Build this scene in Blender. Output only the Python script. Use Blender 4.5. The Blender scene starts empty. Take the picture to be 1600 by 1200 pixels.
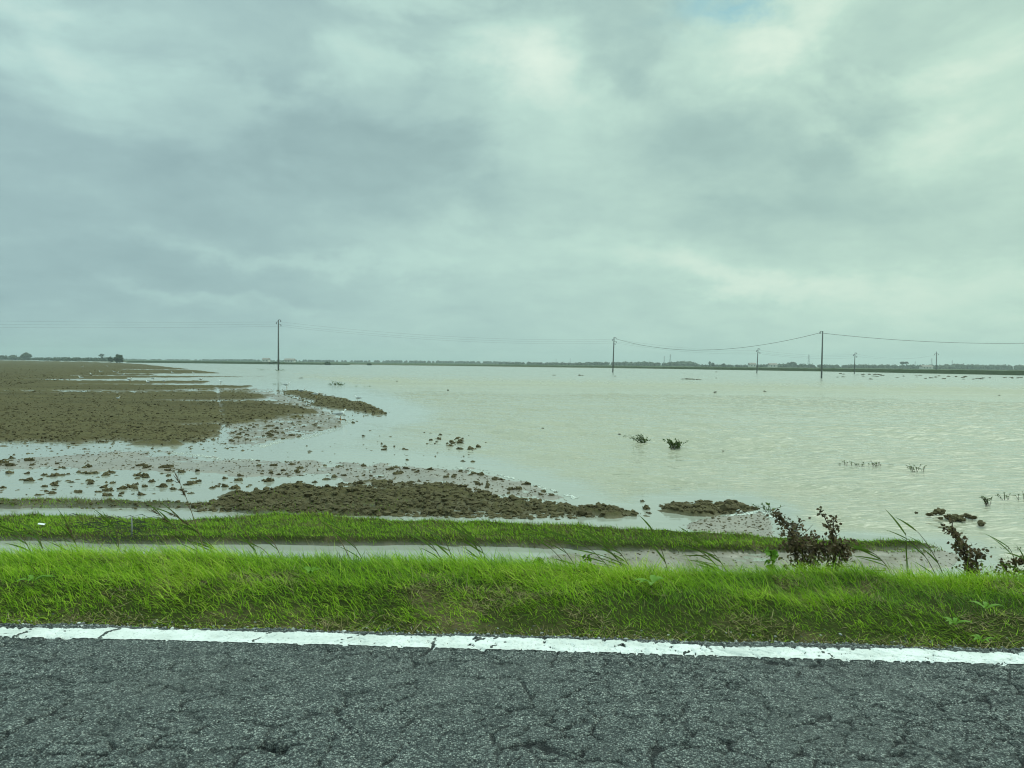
import bpy, math, random
import numpy as np
from mathutils import Matrix, Vector

SC = bpy.context.scene
COL = SC.collection
rad = math.radians
random.seed(7)
RNG = np.random.default_rng(11)

# ------------------------------------------------------------------ camera
F = 1208.0                       # focal length in pixels of the 1600 px photo
CAM_Z = 1.4
PITCH, ROLL = rad(1.56), rad(0.60)
ROT = (Matrix.Rotation(math.pi / 2 - PITCH, 3, 'X') @ Matrix.Rotation(ROLL, 3, 'Z'))
cam_data = bpy.data.cameras.new('camera')
cam = bpy.data.objects.new('camera', cam_data)
COL.objects.link(cam)
cam_data.sensor_width = 36.0
cam_data.lens = 36.0 * F / 1600.0
cam_data.clip_start = 0.05
cam_data.clip_end = 12000
cam.location = (0, 0, CAM_Z)
cam.rotation_euler = ROT.to_euler()
SC.camera = cam
R3 = np.array(ROT)

def ray(u, v):
    u = np.asarray(u, float); v = np.asarray(v, float)
    d = np.stack([(u - 800) / F, -(v - 600) / F, -np.ones_like(u)], -1)
    return d @ R3.T

def at(u, v, z):
    """point of the level z seen at photo pixel (u, v)"""
    d = ray(u, v)
    k = (z - CAM_Z) / d[..., 2]
    return np.stack([d[..., 0] * k, d[..., 1] * k, np.full_like(k, z)], -1)

def at_dist(u, v, y):
    d = ray(u, v)
    return np.array([0, 0, CAM_Z]) + d * (y / d[..., 1])[..., None] if np.ndim(u) else np.array([0, 0, CAM_Z]) + d * (y / d[1])

def project(x, y, z):
    p = np.stack([x, y, z - CAM_Z + np.zeros_like(x)], -1) @ R3
    w = np.minimum(p[..., 2], -1e-3)
    return 800 + F * p[..., 0] / -w, 600 - F * p[..., 1] / -w

# ------------------------------------------------------------------ node helper
class NT:
    def __init__(self, tree):
        self.t = tree
    def n(self, kind, **kw):
        nd = self.t.nodes.new(kind)
        for k, v in kw.items():
            setattr(nd, k, v)
        return nd
    def put(self, sock, v):
        if v is None: return
        if isinstance(v, bpy.types.NodeSocket):
            self.t.links.new(v, sock)
        else:
            sock.default_value = v
    def m(self, op, a, b=None, c=None, clamp=False):
        nd = self.n('ShaderNodeMath', operation=op, use_clamp=clamp)
        self.put(nd.inputs[0], a); self.put(nd.inputs[1], b); self.put(nd.inputs[2], c)
        return nd.outputs[0]
    def mix(self, f, a, b, mode='MIX'):
        nd = self.n('ShaderNodeMix', data_type='RGBA', blend_type=mode)
        nd.clamp_result = False
        self.put(nd.inputs[0], f)
        for s, v in ((nd.inputs[6], a), (nd.inputs[7], b)):
            self.put(s, (*v, 1) if isinstance(v, tuple) and len(v) == 3 else v)
        return nd.outputs[2]
    def noise(self, vec, scale, detail=4, rough=.55, dist=0, dims='3D'):
        nd = self.n('ShaderNodeTexNoise', noise_dimensions=dims)
        self.put(nd.inputs['Vector'], vec)
        nd.inputs['Scale'].default_value = scale
        nd.inputs['Detail'].default_value = detail
        nd.inputs['Roughness'].default_value = rough
        nd.inputs['Distortion'].default_value = dist
        return nd.outputs
    def ramp(self, f, *stops):
        nd = self.n('ShaderNodeValToRGB')
        e = nd.color_ramp.elements
        while len(e) < len(stops): e.new(.5)
        for el, (p, c) in zip(e, stops):
            el.position = p
            el.color = (*c, 1) if not isinstance(c, (int, float)) else (c, c, c, 1)
        self.put(nd.inputs[0], f)
        return nd.outputs[0]
    def mapr(self, v, a, b, c=0., d=1., smooth=True):
        nd = self.n('ShaderNodeMapRange', interpolation_type='SMOOTHSTEP' if smooth else 'LINEAR')
        self.put(nd.inputs[0], v)
        for i, x in enumerate((a, b, c, d)): self.put(nd.inputs[i + 1], x)
        return nd.outputs[0]
    def attr(self, name):
        return self.n('ShaderNodeAttribute', attribute_name=name).outputs['Fac']
    def bump(self, h, strength, dist, normal=None):
        nd = self.n('ShaderNodeBump')
        self.put(nd.inputs['Strength'], strength); nd.inputs['Distance'].default_value = dist
        self.put(nd.inputs['Height'], h)
        if normal is not None: self.put(nd.inputs['Normal'], normal)
        return nd.outputs[0]
    def vscale(self, vec, s, rot=0.0):
        nd = self.n('ShaderNodeMapping')
        self.put(nd.inputs[0], vec)
        nd.inputs['Scale'].default_value = s
        nd.inputs['Rotation'].default_value = (0, 0, rot)
        return nd.outputs[0]

# ------------------------------------------------------------------ sky, sun, exposure
SUN_EL, SUN_AZ = rad(54), rad(48)        # azimuth measured from the view (+Y) to the right
world = bpy.data.worlds.new('World')
SC.world = world
world.use_nodes = True
world.node_tree.nodes.clear()
w = NT(world.node_tree)
gen = w.n('ShaderNodeTexCoord').outputs['Generated']
sep = w.n('ShaderNodeSeparateXYZ'); w.put(sep.inputs[0], gen)
dx, dy, dz = sep.outputs
el_raw = w.m('ARCSINE', dz)
az_raw = w.m('ARCTAN2', dx, dy)
dzc = w.m('MAXIMUM', dz, 0.0)
den = w.m('ADD', dzc, 0.26)
comb = w.n('ShaderNodeCombineXYZ')
w.put(comb.inputs[0], w.m('DIVIDE', dx, den)); w.put(comb.inputs[1], w.m('DIVIDE', dy, den))
plane = comb.outputs[0]
n_big = w.noise(plane, 0.55, 4, .5, .3)['Fac']
n_mid = w.noise(plane, 1.7, 6, .55, .25)['Fac']
n_fine = w.noise(plane, 4.2, 7, .6, .15)['Fac']
# wind-warped angles so that the cloud masses have torn edges
wv = w.noise(w.vscale(gen, (4.0, 4.0, 7.5)), 1.0, 7, .62)['Color']
wsep = w.n('ShaderNodeSeparateXYZ'); w.put(wsep.inputs[0], wv)
az = w.m('MULTIPLY_ADD', w.m('SUBTRACT', wsep.outputs[0], .5), .34, az_raw)
el = w.m('MULTIPLY_ADD', w.m('SUBTRACT', wsep.outputs[1], .5), .20, el_raw)

def sky_blob(u, v, su, sv, rot=0.0):
    d = ray(float(u), float(v)); d = d / np.linalg.norm(d)
    a0, e0 = math.atan2(d[0], d[1]), math.asin(d[2])
    ca, sa = math.cos(rad(rot)), math.sin(rad(rot))
    da = w.m('SUBTRACT', az, a0); de = w.m('SUBTRACT', el, e0)
    p = w.m('ADD', w.m('MULTIPLY', da, ca / (su / F)), w.m('MULTIPLY', de, -sa / (su / F)))
    q = w.m('ADD', w.m('MULTIPLY', da, sa / (sv / F)), w.m('MULTIPLY', de, ca / (sv / F)))
    r2 = w.m('ADD', w.m('MULTIPLY', p, p), w.m('MULTIPLY', q, q))
    return w.m('EXPONENT', w.m('MULTIPLY', r2, -1.0))

# value: 0 dark slate cloud ... 1 bright thin cloud
val = w.m('MULTIPLY_ADD', w.m('SUBTRACT', n_big, .5), .22, .385)
val = w.m('MULTIPLY_ADD', w.m('SUBTRACT', n_mid, .5), .22, val)
val = w.m('MULTIPLY_ADD', w.m('SUBTRACT', n_fine, .5), .26, val)
for amp, b in (
    (-.13, (280, 250, 300, 150, -25)), (-.05, (640, 260, 260, 100, -10)),
    (-.17, (1200, 195, 150, 70, 8)), (-.10, (1010, 185, 170, 55, 10)), (-.10, (1420, 300, 300, 60, 5)), (-.06, (800, 310, 260, 40, 10)),
    (.33, (840, 105, 110, 66, 25)), (.12, (560, 20, 300, 50, 0)), (-.10, (700, 130, 120, 60, 0)), (.20, (90, 50, 220, 90, 0)),
    (.30, (1190, 40, 120, 50, -15)), (.20, (1570, 150, 130, 120, 0)), (.10, (1380, 60, 150, 60, 0)),
    (.17, (1060, 415, 130, 24, 3)), (.18, (1260, 430, 150, 20, 3)), (.13, (1500, 455, 200, 34, 0)),
    (.14, (480, 395, 320, 16, 3)), (.12, (300, 465, 180, 12, 2)), (-.10, (180, 430, 300, 60, 0)), (.12, (840, 370, 200, 40, 0)),
):
    val = w.m('MULTIPLY_ADD', sky_blob(*b), amp, val)
puff = w.noise(w.vscale(gen, (1, 1, 1.9)), 4.6, 7, .52, .35)['Fac']
puff = w.m('MULTIPLY', w.m('SUBTRACT', w.mapr(puff, .43, .60), .5), w.mapr(dz, .08, .34))
val = w.m('MULTIPLY_ADD', puff, .20, val)
det = w.noise(w.vscale(gen, (1, 1, 2.1)), 15.0, 6, .58, .3)['Fac']
val = w.m('MULTIPLY_ADD', w.m('SUBTRACT', det, .5), w.mapr(dz, .02, .25, .06, .17), val)
# general brightening towards the sun's side and towards the zenith (overcast sky)
side = w.mapr(az_raw, -.65, .65)
val = w.m('MULTIPLY_ADD', w.m('MULTIPLY', side, w.mapr(dz, .45, .0)), .13, val)
cloud_cool = w.ramp(val, (0.0, (.230, .350, .385)), (.30, (.340, .500, .515)), (.55, (.465, .675, .645)), (1.0, (.85, .98, .87)))
cloud_warm = w.ramp(val, (0.0, (.26, .390, .370)), (.30, (.380, .555, .505)), (.55, (.540, .745, .630)), (1.0, (.88, .98, .82)))
cloud = w.mix(side, cloud_cool, cloud_warm)
zen = w.mapr(dz, .42, .95, 1.0, 3.0)
bgc = w.n('ShaderNodeBackground'); w.put(bgc.inputs[0], cloud); w.put(bgc.inputs[1], zen)
sky = w.n('ShaderNodeTexSky', sky_type='NISHITA')
sky.sun_disc = False
sky.sun_elevation = SUN_EL
sky.sun_rotation = SUN_AZ
bgs = w.n('ShaderNodeBackground'); w.put(bgs.inputs[0], w.mix(1.0, sky.outputs[0], (.80, 1.25, .98), 'MULTIPLY')); bgs.inputs[1].default_value = 0.10
gap = w.m('MULTIPLY', sky_blob(1090, 2, 70, 20, -12), .75)
gap = w.m('MULTIPLY', gap, w.mapr(n_fine, .32, .55), clamp=True)
mixs = w.n('ShaderNodeMixShader')
w.put(mixs.inputs[0], gap); w.put(mixs.inputs[1], bgc.outputs[0]); w.put(mixs.inputs[2], bgs.outputs[0])
wo = w.n('ShaderNodeOutputWorld'); w.put(wo.inputs[0], mixs.outputs[0])

sun_data = bpy.data.lights.new('sun', 'SUN')
sun_data.energy = 1.5
sun_data.angle = rad(40)
sun_data.color = (.97, 1.0, .88)
sun = bpy.data.objects.new('sun', sun_data)
COL.objects.link(sun)
sdir = Vector((math.sin(SUN_AZ) * math.cos(SUN_EL), math.cos(SUN_AZ) * math.cos(SUN_EL), math.sin(SUN_EL)))
sun.rotation_euler = sdir.to_track_quat('Z', 'Y').to_euler()
sun.location = (0, 0, 60)

SC.view_settings.view_transform = 'Standard'
SC.view_settings.look = 'None'
SC.view_settings.exposure = 0.0
SC.view_settings.gamma = 1.0
SC.view_settings.use_curve_mapping = False
SC.cycles.max_bounces = 6
SC.cycles.use_denoising = True
SC.cycles.filter_width = 1.1

# ------------------------------------------------------------------ object helpers
def tag(o, label=None, cat=None, group=None, kind=None):
    if label: o['label'] = label
    if cat: o['category'] = cat
    if group: o['group'] = group
    if kind: o['kind'] = kind
    return o

def mesh_arrays(name, V, quads=None, tris=None, mats=(), smooth=True, attrs=None):
    me = bpy.data.meshes.new(name)
    V = np.asarray(V, np.float32)
    me.vertices.add(len(V)); me.vertices.foreach_set('co', V.ravel())
    nq = 0 if quads is None else len(quads); nt = 0 if tris is None else len(tris)
    parts = []
    if nq: parts.append(np.asarray(quads, np.int32).ravel())
    if nt: parts.append(np.asarray(tris, np.int32).ravel())
    idx = np.concatenate(parts)
    me.loops.add(len(idx)); me.loops.foreach_set('vertex_index', idx)
    me.polygons.add(nq + nt)
    st = np.concatenate([np.arange(nq) * 4, nq * 4 + np.arange(nt) * 3]).astype(np.int32)
    me.polygons.foreach_set('loop_start', st)
    me.polygons.foreach_set('use_smooth', np.full(nq + nt, smooth))
    for k, a in (attrs or {}).items():
        at_ = me.attributes.new(k, 'FLOAT', 'POINT'); at_.data.foreach_set('value', np.asarray(a, np.float32).ravel())
    for m in mats: me.materials.append(m)
    me.update(calc_edges=True); me.validate()
    return me

def link(name, me, parent=None, loc=(0, 0, 0)):
    o = bpy.data.objects.new(name, me)
    COL.objects.link(o)
    o.location = loc
    if parent is not None: o.parent = parent
    return o

def grid_quads(nr, nc, wrap=False):
    i = np.arange(nr - 1)[:, None]; j = np.arange(nc if wrap else nc - 1)[None, :]
    j2 = (j + 1) % nc
    a = i * nc + j
    return np.stack([a, i * nc + j2, (i + 1) * nc + j2, (i + 1) * nc + j], -1).reshape(-1, 4)

class MB:
    """collects simple solids; build() links them as one mesh"""
    def __init__(self): self.v, self.q, self.t, self.n = [], [], [], 0
    def add(self, V, q=None, t=None):
        V = np.asarray(V, float); self.v.append(V)
        if q is not None and len(q): self.q.append(np.asarray(q) + self.n)
        if t is not None and len(t): self.t.append(np.asarray(t) + self.n)
        self.n += len(V)
    def tube(self, pts, rr, n=6, cap=True):
        pts = np.asarray(pts, float); m = len(pts)
        rr = np.broadcast_to(rr, (m,))
        tan = np.gradient(pts, axis=0); tan /= np.linalg.norm(tan, axis=1)[:, None] + 1e-9
        ref = np.array([0, 0, 1.]) if abs(tan[:, 2]).mean() < .8 else np.array([1., 0, 0])
        A = np.cross(tan, ref); A /= np.linalg.norm(A, axis=1)[:, None] + 1e-9
        B = np.cross(tan, A)
        th = np.arange(n) * 2 * np.pi / n
        V = pts[:, None] + rr[:, None, None] * (A[:, None] * np.cos(th)[None, :, None] + B[:, None] * np.sin(th)[None, :, None])
        t = []
        if cap:
            t = [[0, k + 1, k] for k in range(1, n - 1)] + [[(m - 1) * n, (m - 1) * n + k, (m - 1) * n + k + 1] for k in range(1, n - 1)]
        self.add(V.reshape(-1, 3), grid_quads(m, n, True), t)
        return self
    def box(self, c, s, rot=None):
        V = np.array([[x, y, z] for z in (-.5, .5) for x, y in ((-.5, -.5), (.5, -.5), (.5, .5), (-.5, .5))]) * np.asarray(s)
        if rot is not None: V = V @ np.array(Matrix.Rotation(rot, 3, 'Z')).T
        self.add(V + np.asarray(c), [[0, 3, 2, 1], [4, 5, 6, 7], [0, 1, 5, 4], [1, 2, 6, 5], [2, 3, 7, 6], [3, 0, 4, 7]])
        return self
    def ribbon(self, pts, ww, side):
        pts = np.asarray(pts, float); m = len(pts); ww = np.broadcast_to(ww, (m,)); side = np.asarray(side, float)
        side = np.broadcast_to(side / (np.linalg.norm(side) + 1e-9), (m, 3))
        tan = np.gradient(pts, axis=0); tan /= np.linalg.norm(tan, axis=1)[:, None] + 1e-9
        nrm = np.cross(side, tan)
        V = np.stack([pts - side * ww[:, None], pts - nrm * (ww * .35)[:, None], pts + side * ww[:, None]], 1).reshape(-1, 3)
        self.add(V, grid_quads(m, 3)); return self
    def mesh(self, name, mats, smooth=True):
        return mesh_arrays(name, np.concatenate(self.v), np.concatenate(self.q) if self.q else None,
                           np.concatenate(self.t) if self.t else None, mats, smooth)
    def build(self, name, mat, parent=None, smooth=True, loc=(0, 0, 0)):
        return link(name, self.mesh(name, [mat], smooth), parent, loc)

def empty(name, loc, rz=0.0):
    o = bpy.data.objects.new(name, None); COL.objects.link(o)
    o.location = loc; o.rotation_euler = (0, 0, rz); o.empty_display_size = .3
    return o

# ------------------------------------------------------------------ numeric noise
def _hash(ix, iy, seed):
    h = (ix.astype(np.int64) * 374761393 + iy.astype(np.int64) * 668265263 + seed * 1274126177) & 0xffffffff
    h = ((h ^ (h >> 13)) * 1274126177) & 0xffffffff
    h = ((h ^ (h >> 16)) * 2246822519) & 0xffffffff
    return ((h ^ (h >> 15)) & 0xffffff) / float(0xffffff)

def vnoise(x, y, seed=0):
    ix, iy = np.floor(x), np.floor(y)
    fx, fy = x - ix, y - iy
    fx = fx ** 3 * (fx * (fx * 6 - 15) + 10); fy = fy ** 3 * (fy * (fy * 6 - 15) + 10)
    a = _hash(ix, iy, seed); b = _hash(ix + 1, iy, seed); c = _hash(ix, iy + 1, seed); d = _hash(ix + 1, iy + 1, seed)
    return (a + (b - a) * fx) * (1 - fy) + (c + (d - c) * fx) * fy

def fbm(x, y, octv=4, seed=0, gain=.5):
    s = np.zeros_like(x, float); a, tot = 1.0, 0.0
    for k in range(octv):
        s += a * (vnoise(x * 2 ** k + 17.3 * k, y * 2 ** k - 9.1 * k, seed + k) - .5); tot += a; a *= gain
    return s / tot * 2           # about -1..1

def voronoi(x, y, seed=0):
    """F1, F2 of a jittered grid, and the id hash of the nearest cell"""
    ix, iy = np.floor(x), np.floor(y)
    f1 = np.full(x.shape, 9.); f2 = np.full(x.shape, 9.); cid = np.zeros(x.shape)
    for ox in (-1, 0, 1):
        for oy in (-1, 0, 1):
            cx, cy = ix + ox, iy + oy
            px = cx + _hash(cx, cy, seed); py = cy + _hash(cx, cy, seed + 5)
            d = np.hypot(px - x, py - y)
            nearer = d < f1
            f2 = np.where(nearer, f1, np.minimum(f2, d))
            cid = np.where(nearer, _hash(cx, cy, seed + 9), cid)
            f1 = np.where(nearer, d, f1)
    return f1, f2, cid

def sstep(x, a, b):
    t = np.clip((x - a) / (b - a), 0, 1)
    return t * t * (3 - 2 * t)

# ------------------------------------------------------------------ the lie of the land
WZ = -0.90                       # level of the flood water
_p0, _p1 = at(0., 995., 0.), at(1600., 1039., 0.)
TDIR = (_p1 - _p0)[:2]; TDIR /= np.linalg.norm(TDIR)
SDIR = np.array([-TDIR[1], TDIR[0]])
S_LINE = float(_p0[:2] @ SDIR)                                   # road-side edge of the white line
S_LINE2 = float(at(800., 997., 0.)[:2] @ SDIR)                   # verge-side edge
S_EDGE = S_LINE2 + 0.10                                          # end of the asphalt
S_CREST = S_EDGE + 1.12
def to_st(x, y): return x * SDIR[0] + y * SDIR[1], x * TDIR[0] + y * TDIR[1]
def from_st(s, t): return s * SDIR[0] + t * TDIR[0], s * SDIR[1] + t * TDIR[1]

VS = 3.0                         # vertical pixels weigh more in the shore distances
# (name, outline in photo pixels on the water level, height, softness, edge noise, roughness of the surface, grass, plough)
ZONES = [
 ('field', [(-4000,694),(-1000,692),(0,690),(60,693),(110,697),(180,694),(240,697),(300,693),(322,690),(344,680),(350,664),(385,661),(440,654),(492,646),(478,636),(425,628),(420,616),(385,609),(250,608),(0,609),(-1000,606),(-4000,604)], .080, 26, 26, .045, 0, 1),
 ('field', [(-4000,560.5),(0,562.5),(150,565.5),(215,568),(290,576),(345,583.2),(240,584.4),(240,586.2),(415,588.4),(300,589.7),(200,590.6),(200,592.2),(333,594.2),(318,599),(240,599.8),(240,600.8),(395,603),(385,606),(250,610),(-1000,612),(-4000,612)], .085, 4, 3, .03, 0, 1),
 ('ridge', [(430,611),(470,609),(520,621),(560,628),(612,646),(590,650),(545,641),(482,633),(492,626)], .06, 7, 9, .05, 0, 1),
 ('mottle', [(340,697),(345,604),(415,606),(470,624),(500,639),(546,655),(532,668),(482,682),(430,690),(400,699)], .008, 10, 8, .040, 0, .3),
 ('flat', [(-4000,720),(-600,716),(-60,722),(60,714),(120,706),(200,703),(260,706),(310,714),(400,718),(500,721),(600,722),(700,728),(760,735),(812,748),(862,765),(905,780),(860,786),(760,776),(680,764),(600,760),(560,754),(480,746),(400,742),(300,737),(200,735),(100,731),(0,736),(-600,738),(-4000,738)], .010, 14, 26, .018, 0, 0),
 ('clods', [(300,792),(335,780),(385,769),(460,763),(560,758),(680,757),(760,771),(850,781),(960,798),(1012,806),(900,809),(700,808),(600,804),(530,806),(400,804),(310,799)], .045, 26, 34, .085, .12, 1),
 ('grass', [(-4000,780),(0,779),(100,779),(200,784),(300,786),(400,786),(520,790),(640,792),(560,803),(430,806),(300,798),(240,796),(100,796),(0,796),(-4000,792)], .05, 12, 10, .025, .62, .5),
 ('grass', [(-4000,810),(0,812),(100,811),(200,814),(300,816),(380,811),(430,808),(540,812),(600,819),(700,821),(780,822),(850,826),(1000,833),(1100,838),(1180,843),(1215,846),(1300,851),(1380,848),(1462,853),(1474,857),(1400,861),(1330,863),(1300,865),(1215,866),(1100,866),(1000,863),(900,859),(780,856),(650,853),(500,852),(400,852),(250,852),(150,850),(100,847),(0,847),(-4000,841)], .085, 11, 10, .025, 1, 0),
 ('flat', [(770,872),(900,862),(1000,862),(1300,864),(1484,857),(1500,868),(1500,890),(1300,905),(1000,900),(800,885)], .012, 12, 12, .034, 0, 0),
 ('flat', [(1055,826),(1085,812),(1130,806),(1188,800),(1212,815),(1222,846),(1150,840),(1080,832)], .012, 12, 10, .032, 0, 0),
 ('clods', [(1031,789),(1045,794),(1080,791),(1110,786),(1150,787),(1184,796),(1150,802),(1100,806),(1070,804),(1040,798)], .055, 16, 24, .05, 0, 1),
 ('far', [(-4000,558.5),(0,561.7),(200,565.5),(560,569.6),(1100,577),(1600,584.5),(4000,618),(4000,590),(1600,573),(800,565),(0,557),(-4000,515)], .35, 2.5, .5, .1, 1, 0),
]
CUTS = [  # furrows and wheel tracks under water: outline in photo pixels, softness
 ([(40,592.6),(130,592.2),(345,592.2),(345,595.2),(180,595.4),(90,594.6)], 2.2), ([(110,586.6),(300,586.9),(430,587.5),(430,588.1),(300,587.9),(110,587.4)], 1.6),
 ([(180,583.6),(300,584.2),(350,583.6),(350,585.4),(260,585.2),(180,584.4)], 1.6), ([(190,576.6),(310,577.6),(310,578.4),(190,577.4)], 1.4), ([(205,567.2),(290,570),(290,571),(205,568.2)], 1.2),
 ([(120,600.2),(250,600),(420,601.6),(420,602.8),(250,601.4),(120,600.8)], 1.8), ([(110,611.3),(260,611.2),(420,610.6),(420,612),(260,612.4),(110,612)], 1.6),
 ([(240,625.5),(420,623.5),(440,626.5),(330,628.6),(240,627)], 2.5), ([(338,606),(340,606),(349,652),(355,692),(350,692),(347,652)], 5.0), ([(270,664),(345,660),(345,664),(280,668)], 2.5),
]
def poly_sd(u, v, poly):
    P = np.asarray(poly, float) * np.array([1, VS])
    px, py = u, v * VS
    d2 = np.full(u.shape, 1e18); inside = np.zeros(u.shape, bool)
    for a, b in zip(P, np.roll(P, -1, 0)):
        e = b - a
        k = np.clip(((px - a[0]) * e[0] + (py - a[1]) * e[1]) / (e @ e + 1e-9), 0, 1)
        d2 = np.minimum(d2, (px - a[0] - k * e[0]) ** 2 + (py - a[1] - k * e[1]) ** 2)
        c = ((a[1] > py) != (b[1] > py))
        if abs(e[1]) > 1e-9:
            inside ^= c & (px < e[0] * (py - a[1]) / e[1] + a[0])
    return np.where(inside, 1, -1) * np.sqrt(d2)

def land(x, y):
    """height of the ground, and its grass, plough and water-side masks"""
    x = np.asarray(x, float); y = np.asarray(y, float)
    s, t = to_st(x, y)
    r = np.hypot(x, y)
    u, v = project(x, y, np.full_like(x, WZ))
    front = y > 6.0
    u = np.where(front, np.clip(u, -3900, 3900), 3900); v = np.where(front, v, 4000)
    big = fbm(x * .35, y * .35, 3, 3); mid = fbm(x * 1.3, y * 1.3, 3, 13)
    fine = fbm(x * 4.5, y * 4.5, 3, 23); clod = fbm(x * 9.0, y * 9.0, 2, 33)
    fade = 1 / (1 + (r / 90.0) ** 2)
    furrow = np.sin((y * .97 + x * .25) * 2 * np.pi / 1.1 + 2 * big) * .5
    h = np.full_like(x, -9.0); grass = np.zeros_like(x); plough = np.zeros_like(x); dmin = np.full_like(x, 1e6)
    for name, poly, hz, soft, en, ro, g, pl in ZONES:
        sd = poly_sd(u, v, poly)
        dmin = np.minimum(dmin, np.maximum(-sd, 0))
        sdn = sd + en * (.55 * big + .8 * mid + .45 * fine) * (1 if name != 'far' else .3)
        k = sstep(sdn, -soft, soft)
        if name == 'far':
            bumps = .12 * big
        elif name in ('field', 'strip', 'clods', 'ridge'):
            bumps = ro * (.45 * mid + .6 * np.maximum(fine, -.3) + .75 * np.maximum(clod, -.2)) + (.045 * furrow * fade if name == 'field' else 0)
        elif name == 'mottle':
            bumps = ro * (.5 * mid + .75 * fine + .5 * clod)
        else:
            bumps = ro * (.7 * mid + .6 * fine + .25 * clod)
        hh = -.10 + (.10 + hz + bumps * k) * k
        better = (hh > h) & (k > 0)
        h = np.where(better, hh, h)
        grass = np.where(better & (k > .25), g * k, grass); plough = np.where(better & (k > .2), pl, plough)
    for poly, soft in CUTS:
        sd = poly_sd(u, v, poly) + soft * (1.2 * mid + .9 * fine)
        h = np.where(h > -.03, h + (-.03 - h) * sstep(sd, -soft, soft), h)
    base = -.035 - .45 * sstep(dmin, 10, 420) + .012 * mid
    h = np.maximum(h, base) + WZ
    # the verge: rises a little from the asphalt, then falls to the ditch
    lump = .035 * fbm(x * 1.1, y * 1.1, 3, 41) + .02 * fbm(x * 4, y * 4, 2, 43)
    up = sstep(s, S_EDGE - .05, S_EDGE + .5)
    pr = -.035 + up * (.105 + 1.3 * lump) - sstep(s, S_CREST - .25, S_CREST + .55) * .12 - np.clip((s - S_CREST) / 2.6, 0, 1) * .86
    pr = np.where(s < S_EDGE - .05, -.09, pr)
    opp = S_LINE - 6.6
    pr = np.where(s < opp, -.09 - .5 * sstep(opp - s, 1.0, 5.0) + lump, pr)
    verge = s < S_CREST + 2.75
    h = np.where(verge, np.maximum(pr, np.where(s > S_CREST + 1.6, h, -9)), h)
    gv = ((s > S_EDGE - .02) & (s < S_CREST + 2.5)) | (s < opp - .3)
    grass = np.where(verge, gv * 1.0, grass); plough = np.where(verge, 0, plough)
    return h, grass, plough, dmin

# ------------------------------------------------------------------ materials
def new_mat(name):
    m = bpy.data.materials.new(name); m.use_nodes = True; m.node_tree.nodes.clear()
    n = NT(m.node_tree)
    out = n.n('ShaderNodeOutputMaterial')
    return m, n, out

def principled(n, out, color, rough=.6, normal=None, spec=.5, ior=1.45):
    b = n.n('ShaderNodeBsdfPrincipled')
    n.put(b.inputs['Base Color'], (*color, 1) if isinstance(color, tuple) and len(color) == 3 else color)
    n.put(b.inputs['Roughness'], rough); n.put(b.inputs['Specular IOR Level'], spec)
    b.inputs['IOR'].default_value = ior
    if normal is not None: n.put(b.inputs['Normal'], normal)
    n.put(out.inputs[0], b.outputs[0])
    return b

def simple_mat(name, c, rough=.7, var=.25, scale=6.0, bump=.0, spec=.4):
    m, n, out = new_mat(name)
    geo = n.n('ShaderNodeNewGeometry').outputs['Position']
    f = n.noise(geo, scale, 4, .6)['Fac']
    col = n.mix(f, tuple(x * (1 - var) for x in c), tuple(min(1, x * (1 + var)) for x in c))
    nb = n.bump(f, bump, .02) if bump else None
    principled(n, out, col, rough, nb, spec)
    return m

# --- ground
def ground_material():
    m, n, out = new_mat('ground')
    pos = n.n('ShaderNodeNewGeometry').outputs['Position']
    sp = n.n('ShaderNodeSeparateXYZ'); n.put(sp.inputs[0], pos)
    hgt = n.m('SUBTRACT', sp.outputs[2], WZ)
    g, pl, far = n.attr('grassy'), n.attr('plough'), n.attr('far')
    n1 = n.noise(pos, 1.6, 5, .6)['Fac']; n2 = n.noise(pos, 14, 4, .65)['Fac']; n3 = n.noise(pos, .12, 4, .6)['Fac']
    soil = n.mix(n2, (.047, .039, .018), (.150, .126, .064))
    soil = n.mix(n.mapr(n3, .35, .7), soil, n.mix(n2, (.068, .058, .025), (.160, .140, .068)))
    silt = n.mix(n.mapr(n1, .3, .7), (.205, .180, .145), (.270, .240, .195))
    silt = n.mix(n.mapr(n2, .55, .75, 0., .5), silt, (.12, .095, .062))
    soil = n.mix(n.mapr(n.noise(n.vscale(pos, (.06, .9, 1), .25), 1.0, 3, .6)['Fac'], .4, .68, 0., .6), soil, n.mix(n2, (.036, .032, .015), (.098, .086, .042)))
    bare = n.mix(n.mapr(n.m('MULTIPLY_ADD', n.m('SUBTRACT', n2, .5), .03, hgt), .012, .06), silt, soil)
    bare = n.mix(n.m('MULTIPLY', pl, .85), bare, soil)
    turf = n.mix(n2, (.018, .024, .006), (.055, .066, .018))
    turf = n.mix(n.mapr(n1, .5, .68), turf, (.10, .082, .040))
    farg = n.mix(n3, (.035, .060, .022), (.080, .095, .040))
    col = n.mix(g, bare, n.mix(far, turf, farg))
    wet = n.mapr(hgt, .0, .075)
    rough = n.m('ADD', n.m('MULTIPLY', wet, .5), .28)
    rough = n.m('MAXIMUM', rough, n.m('MULTIPLY', g, .9))
    bh = n.m('ADD', n.m('MULTIPLY', n2, .9), n.m('MULTIPLY', n.noise(pos, 45, 3, .6)['Fac'], .35))
    bh = n.m('ADD', bh, n.m('MULTIPLY', n.noise(pos, 5, 4, .65)['Fac'], n.m('MULTIPLY_ADD', pl, 2.2, .3)))
    strg = n.m('MULTIPLY_ADD', wet, .7, .25)
    nb = n.bump(bh, strg, .03)
    principled(n, out, col, rough, nb, n.m('MULTIPLY_ADD', n.m('MAXIMUM', n.m('MAXIMUM', pl, g), wet), -.46, .5))
    return m
M_GROUND = ground_material()

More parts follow.
